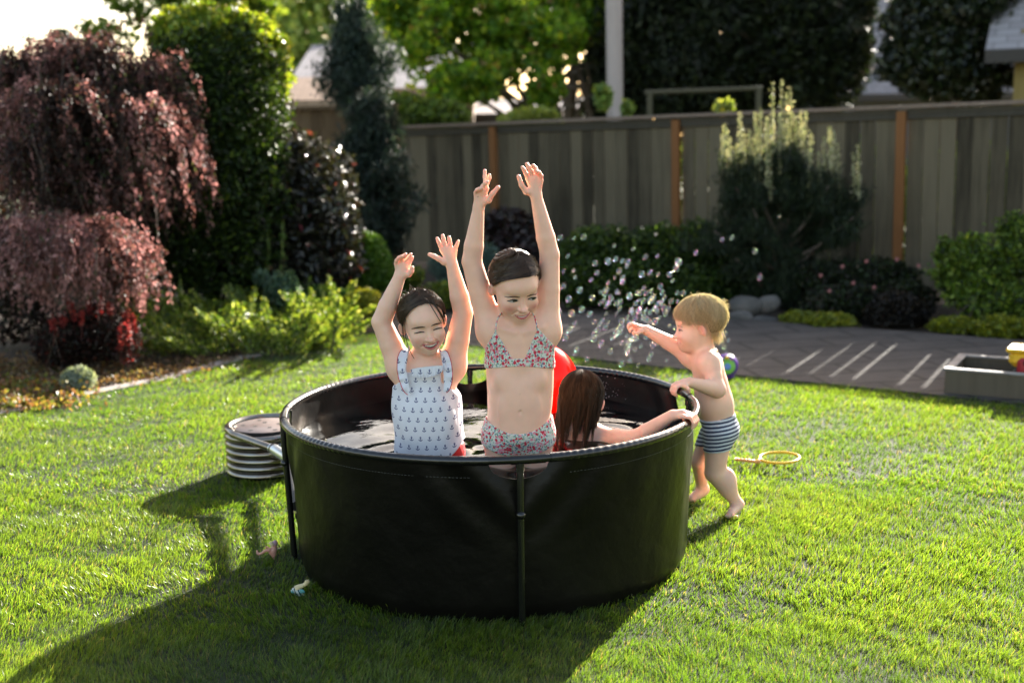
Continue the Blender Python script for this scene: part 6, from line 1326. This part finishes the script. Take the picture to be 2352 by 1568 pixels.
# ================================================================== the child kneeling with her back to us
YK = 4.12
def K(x, y, o=0.0): return P(*z5(x, y), YK + o)
kc = K(170, 1130); kn_ = thing('person', (kc[0], YK, .02), 'child with long wet hair kneeling in the tub, back turned, hand on rim', 'person')
b3 = Body(); U3 = .00074
b3.cap(K(130, 1120), K(235, 1120, -.01), 48 * U3, 46 * U3, .04); b3.cap(K(180, 1130), K(175, 1250), 100 * U3, 92 * U3, .05, FR, .7); b3.cap(K(175, 1250), K(170, 1330), 92 * U3, 98 * U3, .05, FR, .8)
zb_ = .10; b3.cap(K(130, 1400, .0), [kc[0] - .06, YK + .17, .10], .06, .045, .04); b3.cap(K(215, 1400), [kc[0] + .05, YK + .17, .10], .06, .045, .04); b3.cap([kc[0] - .06, YK + .17, .075], [kc[0] - .05, YK - .08, .06], .042, .028, .02); b3.cap([kc[0] + .05, YK + .17, .075], [kc[0] + .05, YK - .08, .06], .042, .028, .02)
hq = K(652, 1003, .02); hq = np.array([TC[0] + TR * math.sin(R(66)), TC[1] - TR * math.cos(R(66)), TH + .018])
hand_px = K(650, 1003); thr = np.linspace(R(40), R(95), 200); pr_ = np.array([[TC[0] + TR * math.sin(t), TC[1] - TR * math.cos(t), TH] for t in thr])
def topx(p):
    x, y, z = p[0], p[1], p[2] - CAMH; d = y * _c - z * _s; up = y * _s + z * _c; u, v = F * x / d, -F * up / d; return 1176 + u * _cr - v * _sr, 784 + u * _sr + v * _cr
best = min(range(200), key=lambda i: abs(topx(pr_[i])[0] - z5(672, 1010)[0])); gr = pr_[best]; gt = np.array([math.cos(thr[best]), math.sin(thr[best]), 0]); go = np.array([math.sin(thr[best]), -math.cos(thr[best]), 0])
wr3 = gr - go * .055 - gt * .012 + [0, 0, .022]; sh3 = K(235, 1105, -.01); el3 = K(405, 1068); el3 = np.array([el3[0], (sh3[1] + wr3[1]) / 2 - .01, el3[2]])
b3.chain([sh3, sh3 + (el3 - sh3) * .5, el3], [.040, .036, .030], .03); b3.chain([el3, el3 + (wr3 - el3) * .3, wr3], [.030, .031, .0195], .02)
def over(u, a, r=.0235): """point round the rim tube: u along the rim, a = angle over the top"""; return gr + gt * u + go * (r * math.sin(a)) + np.array([0, 0, r * math.cos(a)])
fing = [[over(u, R(-15), .026), over(u + .002, R(35), .027), over(u + .001, R(80), .0255), over(u, R(125), .0245)] for u in (.026, .009, -.008, -.025)]
hand(b3, wr3, gr - go * .022 + [0, 0, .030], fing, [over(.030, R(-40), .028), over(.040, R(-75), .026), over(.040, R(-115), .0245)], fr=.0068)
shl3 = K(95, 1110, .01); b3.cap(shl3, K(60, 1190, .10), .038, .03, .03); b3.cap(K(60, 1190, .10), K(20, 1080, .20), .030, .02, .02)
b3.cap(K(180, 1110), K(160, 1010, .0), .040, .036, .03); H3 = Head(K(152, 915, -.0), 168, 10, 0, 1.0)
build_head(b3, H3)
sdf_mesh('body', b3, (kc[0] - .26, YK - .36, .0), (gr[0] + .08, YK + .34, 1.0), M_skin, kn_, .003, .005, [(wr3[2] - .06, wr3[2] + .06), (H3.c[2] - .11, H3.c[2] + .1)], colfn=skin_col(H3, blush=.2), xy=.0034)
bt = Body(); bt.p = list(b3.p); sdf_mesh('swimsuit', bt, (kc[0] - .16, YK - .16, .1), (kc[0] + .18, YK + .2, .41), M_redc, kn_, .004, .004, (), .004, lambda x, y, z: np.maximum(z - .39, .16 - z) + 0 * x + 0 * y, xy=.004)
line3 = [(0, 34), (25, 32), (50, 16), (70, -6), (85, -20), (110, -32), (180, -38)]; hr3 = (77, 92, 79)
hair3 = hair_cap('hair', H3, M_hairb, kn_, hc_, hr3, line3, 0, 2.6, noise_seed=14); mb = MB()
M_h3 = M_hairb
locks = [(R(a), rs.uniform(95, 210), rs.normal(8, 12), rs.normal(-4, 6), rs.uniform(-22, -4)) for a in np.linspace(82, 278, 34)]
for i in range(2600):   # long wet strands gathered into uneven locks
    lk = locks[rs.integers(34)]; az1 = lk[0]; az0 = az1 + R(rs.normal(0, 9)); f = np.linspace(0, 1, 8); e0 = R(rs.uniform(5, 88)); el = e0 + (R(lk[4]) - e0) * f
    p = (ellp(hc_, np.array(hr3), az0 + (az1 - az0) * f ** 2 * .7, el) - hc_) * (1 + rs.uniform(.002, .05) + .02 * np.sin(f * 4 + az1 * 9))[:, None] + hc_
    L = lk[1] * rs.uniform(.35, 1.0) ** .6; down = np.linspace(0, 1, 8)[1:]; g_ = rs.normal(0, 4.2) * (1 - .95 * down)
    tail = np.stack([p[-1, 0] * (1 - .22 * down) + (lk[2] + 10) * down ** 1.4 + g_, p[-1, 1] * (1 - .12 * down) + lk[3] * down + rs.normal(0, 2.5) * (1 - .7 * down), p[-1, 2] - L * down], 1)
    mb.tube(H3.w(np.vstack([p, tail])), .0010 * np.linspace(1, .25, 15), 3, caps=False)
mb.build('strands', M_hairb, hair3, True)

# ================================================================== the toddler outside the tub
YB = 4.62
def J(x, y, o=0.0): return P(*z5(x, y), YB + o)
ft = G(*z5(905, 1480)); boy = thing('person', (ft[0], ft[1], 0), 'blond toddler in navy striped swim trunks standing outside the tub reaching for bubbles', 'person')
b4 = Body(); U4 = .000815; SD = (.9, -.25, .05)
# trunk seen from the side, belly to the left
ch = J(770, 770); wa = J(808, 930, .0); hi = J(828, 1050, .0)
b4.cap(ch, J(785, 850), 78 * U4, 72 * U4, .03, (.35, 1, 0), 1.12); b4.cap(J(785, 850), wa, 74 * U4, 76 * U4, .04, (.35, 1, 0), 1.08); b4.cap(wa, hi, 74 * U4, 80 * U4, .04, (.35, 1, 0), 1.1)
b4.ell(J(775, 935, -.01), (62 * U4, .075, 78 * U4), None, .04); b4.ell(J(862, 1060, .01), (48 * U4, .062, 52 * U4), None, .03)
b4.ell(J(715, 700, .03), (50 * U4, .05, 40 * U4), None, .04); b4.cap(J(765, 725, -.055), J(765, 725, .06), 52 * U4, 50 * U4, .04)
# near leg planted, far leg bent behind the tub
h1_ = J(822, 1085, -.045); k1 = J(800, 1270, -.05); a1_ = J(912, 1440, -.04); a1_[2] = max(a1_[2], .045)
b4.chain([h1_, k1, a1_], [68 * U4, 49 * U4, 28 * U4], .03); b4.ell((k1 + a1_) / 2 + [.010, 0, .025], (.033, .034, .055), None, .03); b4.cap([a1_[0] + .004, a1_[1] + .01, .034], [a1_[0] - .038, a1_[1] - .062, .020], .026, .018, .02, (0, 0, 1), .8)
for i in range(5): b4.ell([a1_[0] - .058 + .010 * i, a1_[1] - .078 - .003 * i, .016], (.0065, .010, .008), None, .004)
h2_ = J(790, 1090, .06); k2 = J(722, 1200, .05); a2 = J(742, 1345, .20)
k2 = J(730, 1215, .06); a2 = np.array([J(738, 1340, .12)[0], YB + .12, .075])
b4.chain([h2_, k2, a2], [62 * U4, 47 * U4, 28 * U4], .03); b4.cap(a2 + [.008, 0, -.022], a2 + [-.045, -.03, -.05], .025, .018, .02)
# reaching arm
sA = J(690, 700, .07); eA = J(575, 632, .08); wA = J(468, 572, .07)
b4.chain([sA, eA, wA], [46 * U4, 37 * U4, 24 * U4], .035); b4.cap(J(765, 725, .05), sA, .044, .040, .04)
hand(b4, wA, J(430, 562, .07), [[J(418, 548, .045), J(398, 540, .04), J(382, 545, .035), J(376, 556, .035)], [J(415, 552, .06), J(394, 546, .055), J(380, 554, .052), J(378, 564, .05)], [J(415, 562, .075), J(396, 562, .075), J(386, 572, .072), J(388, 580, .07)], [J(420, 572, .085), J(408, 580, .085), J(402, 588, .085), J(406, 594, .085)]],
     [J(440, 578, .05), J(424, 586, .045), J(412, 585, .045)], fr=.0062, tr=.0068)
# supporting arm bent on the rim
sB = J(775, 735, -.065); eB = J(812, 858, -.085); 
thr = np.linspace(R(96), R(150), 300); pr_ = np.array([[TC[0] + TR * math.sin(t), TC[1] - TR * math.cos(t), TH] for t in thr]); best = min(range(300), key=lambda i: abs(topx(pr_[i])[0] - z5(628, 870)[0])); gr = pr_[best]; gt = np.array([math.cos(thr[best]), math.sin(thr[best]), 0]); go = np.array([math.sin(thr[best]), -math.cos(thr[best]), 0])
wB = gr + go * .045 + [0, 0, .030]; eB = np.array([eB[0], (sB[1] * .6 + wB[1] * .4), eB[2]])
b4.chain([sB, sB + (eB - sB) * .5, eB], [46 * U4, 42 * U4, 35 * U4], .03); b4.chain([eB, eB + (wB - eB) * .3, wB], [36 * U4, 37 * U4, 24 * U4], .02)
fing = [[over(u, R(-5), .026), over(u, R(-45), .0265), over(u, R(-90), .0250), over(u, R(-130), .0240)] for u in (.022, .008, -.007, -.021)]
hand(b4, wB, gr + go * .016 + [0, 0, .031], fing, [over(-.026, R(30), .027), over(-.036, R(65), .0255), over(-.036, R(100), .024)], fr=.0062, tr=.0068)
b4.cap(J(765, 720), J(745, 672), .042, .038, .03); H4 = Head(J(716, 545, -.0), -90, 6, 0, 1.06)
b4.cap(J(748, 680), H4.w((0, -18, -55)), .038, .040, .02); build_head(b4, H4, cheeks=1.15, nose=.985, chin=.9)
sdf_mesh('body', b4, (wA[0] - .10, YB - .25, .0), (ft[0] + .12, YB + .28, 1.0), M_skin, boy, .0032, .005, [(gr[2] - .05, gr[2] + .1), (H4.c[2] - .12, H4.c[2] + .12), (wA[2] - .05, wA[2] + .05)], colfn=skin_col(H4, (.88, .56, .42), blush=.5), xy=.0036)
eyes(b4, H4, boy, .7, None, 0, -1, 8, 1.4)
mb = MB(); tube_on(mb, b4, H4, para(-14, 14, -59, -59, -1), 2.4 * np.sin(np.linspace(.3, 2.84, 13)) + .2, -.8); mb.build('lips', M_lipp, boy, True)
bt = Body(); bt.p = list(b4.p)
def trunks(x, y, z): top = J(815, 990)[2] + .16 * (x - J(815, 990)[0]); botm = J(820, 1140)[2] + .10 * (x - hi[0]); return np.maximum(z - top, botm - z) + 0 * y
sdf_mesh('swim_trunks', bt, (hi[0] - .12, YB - .16, J(0, 1190)[2]), (hi[0] + .12, YB + .17, J(0, 930)[2]), M_stripe, boy, .003, .003, (), .0055, trunks)
M_amber = pm('amber_beads', (.55, .16, .01), .25, coat=.6); mb = MB(); nk0 = J(742, 690); 
for a in np.linspace(0, 2 * np.pi, 40, endpoint=False):
    d = np.array([math.cos(a), math.sin(a), .42 * math.cos(a)]); n0_ = J(752, 697); ss = np.arange(.02, .058, .0008); D_ = b4.at(n0_ + d * ss[:, None]); k_ = np.argmax(D_ > .0012)
    if D_[k_] > .0012: mb.ball(n0_ + d * ss[k_], .0036, 8, 6)
mb.build('necklace', M_amber, boy, True)
hr4 = (78, 92, 78); line4 = [(0, 20), (22, 16), (45, 4), (62, -6), (78, -2), (96, -12), (112, -50), (150, -66), (180, -66)]
hair4 = hair_cap('hair', H4, M_blondd, boy, hc_, hr4, line4, 0, 2.2, noise_seed=21); mb = MB()
for i in range(3600):   # tousled short strands falling from the crown
    az0 = R(rs.uniform(-180, 180)); f = np.linspace(0, 1, 8); e0 = R(rs.uniform(30, 88)); lim = np.interp(abs(np.degrees(az0)), [q[0] for q in line4], [q[1] for q in line4]); tip = R(max(lim - rs.uniform(-6, 14), np.degrees(e0) - rs.uniform(35, 95)))
    az = az0 + R(rs.normal(0, 16)) * f + R(12) * np.sin(f * 3 + az0 * 5 + round(e0 * 4)); el = e0 + (tip - e0) * f; lift = 1 + rs.uniform(.005, .11) + .06 * (rs.random() < .08) * f + .02 * np.sin(f * 6 + i)
    p = ellp(hc_, np.array(hr4), az, el) - hc_; tf = vnoise(np.array([[math.sin(az0), math.cos(az0), math.sin(e0)]]) * 3.2, 3)[0]; p = p * (np.broadcast_to(lift, (8,)) + .07 * tf * f)[:, None] + hc_; mb.tube(H4.w(p), .0012 * np.linspace(1, .3, 8), 3, caps=False)
for i in range(60):
    f = np.linspace(0, 1, 8); o = np.array([rs.normal(-10, 16), -92 + rs.normal(0, 6), 52 + rs.normal(0, 14)]); p = o + np.outer(f, [rs.normal(0, 4), -26, 4]) + np.outer(np.sin(f * 2.6), [rs.normal(0, 3), -6, 10 * rs.choice([-1, 1])]); mb.tube(H4.w(p), .0007 * np.linspace(1, .3, 8), 3, caps=False)
for i in range(260):
    a = R(rs.uniform(-180, 180)); e0 = R(rs.uniform(20, 88)); f = np.linspace(0, 1, 6); p = ellp(hc_, np.array(hr4), a + f * R(rs.uniform(-40, 40)), e0 - f * .2) + np.outer(f ** 1.5, rs.normal(0, 7, 3) + [0, -3, 7]); mb.tube(H4.w(p), .00045, 3, caps=False)
for i in range(260):
    f = np.linspace(0, 1, 7); o = np.array([rs.uniform(-58, 58), -62 + rs.normal(0, 12), -30.]); p = o + np.outer(f, [rs.normal(0, 6), -6 + rs.normal(0, 5), -rs.uniform(25, 52)]); mb.tube(H4.w(p), .0009 * np.linspace(1, .3, 7), 3, caps=False)
mb.build('strands', M_blond, hair4, True)
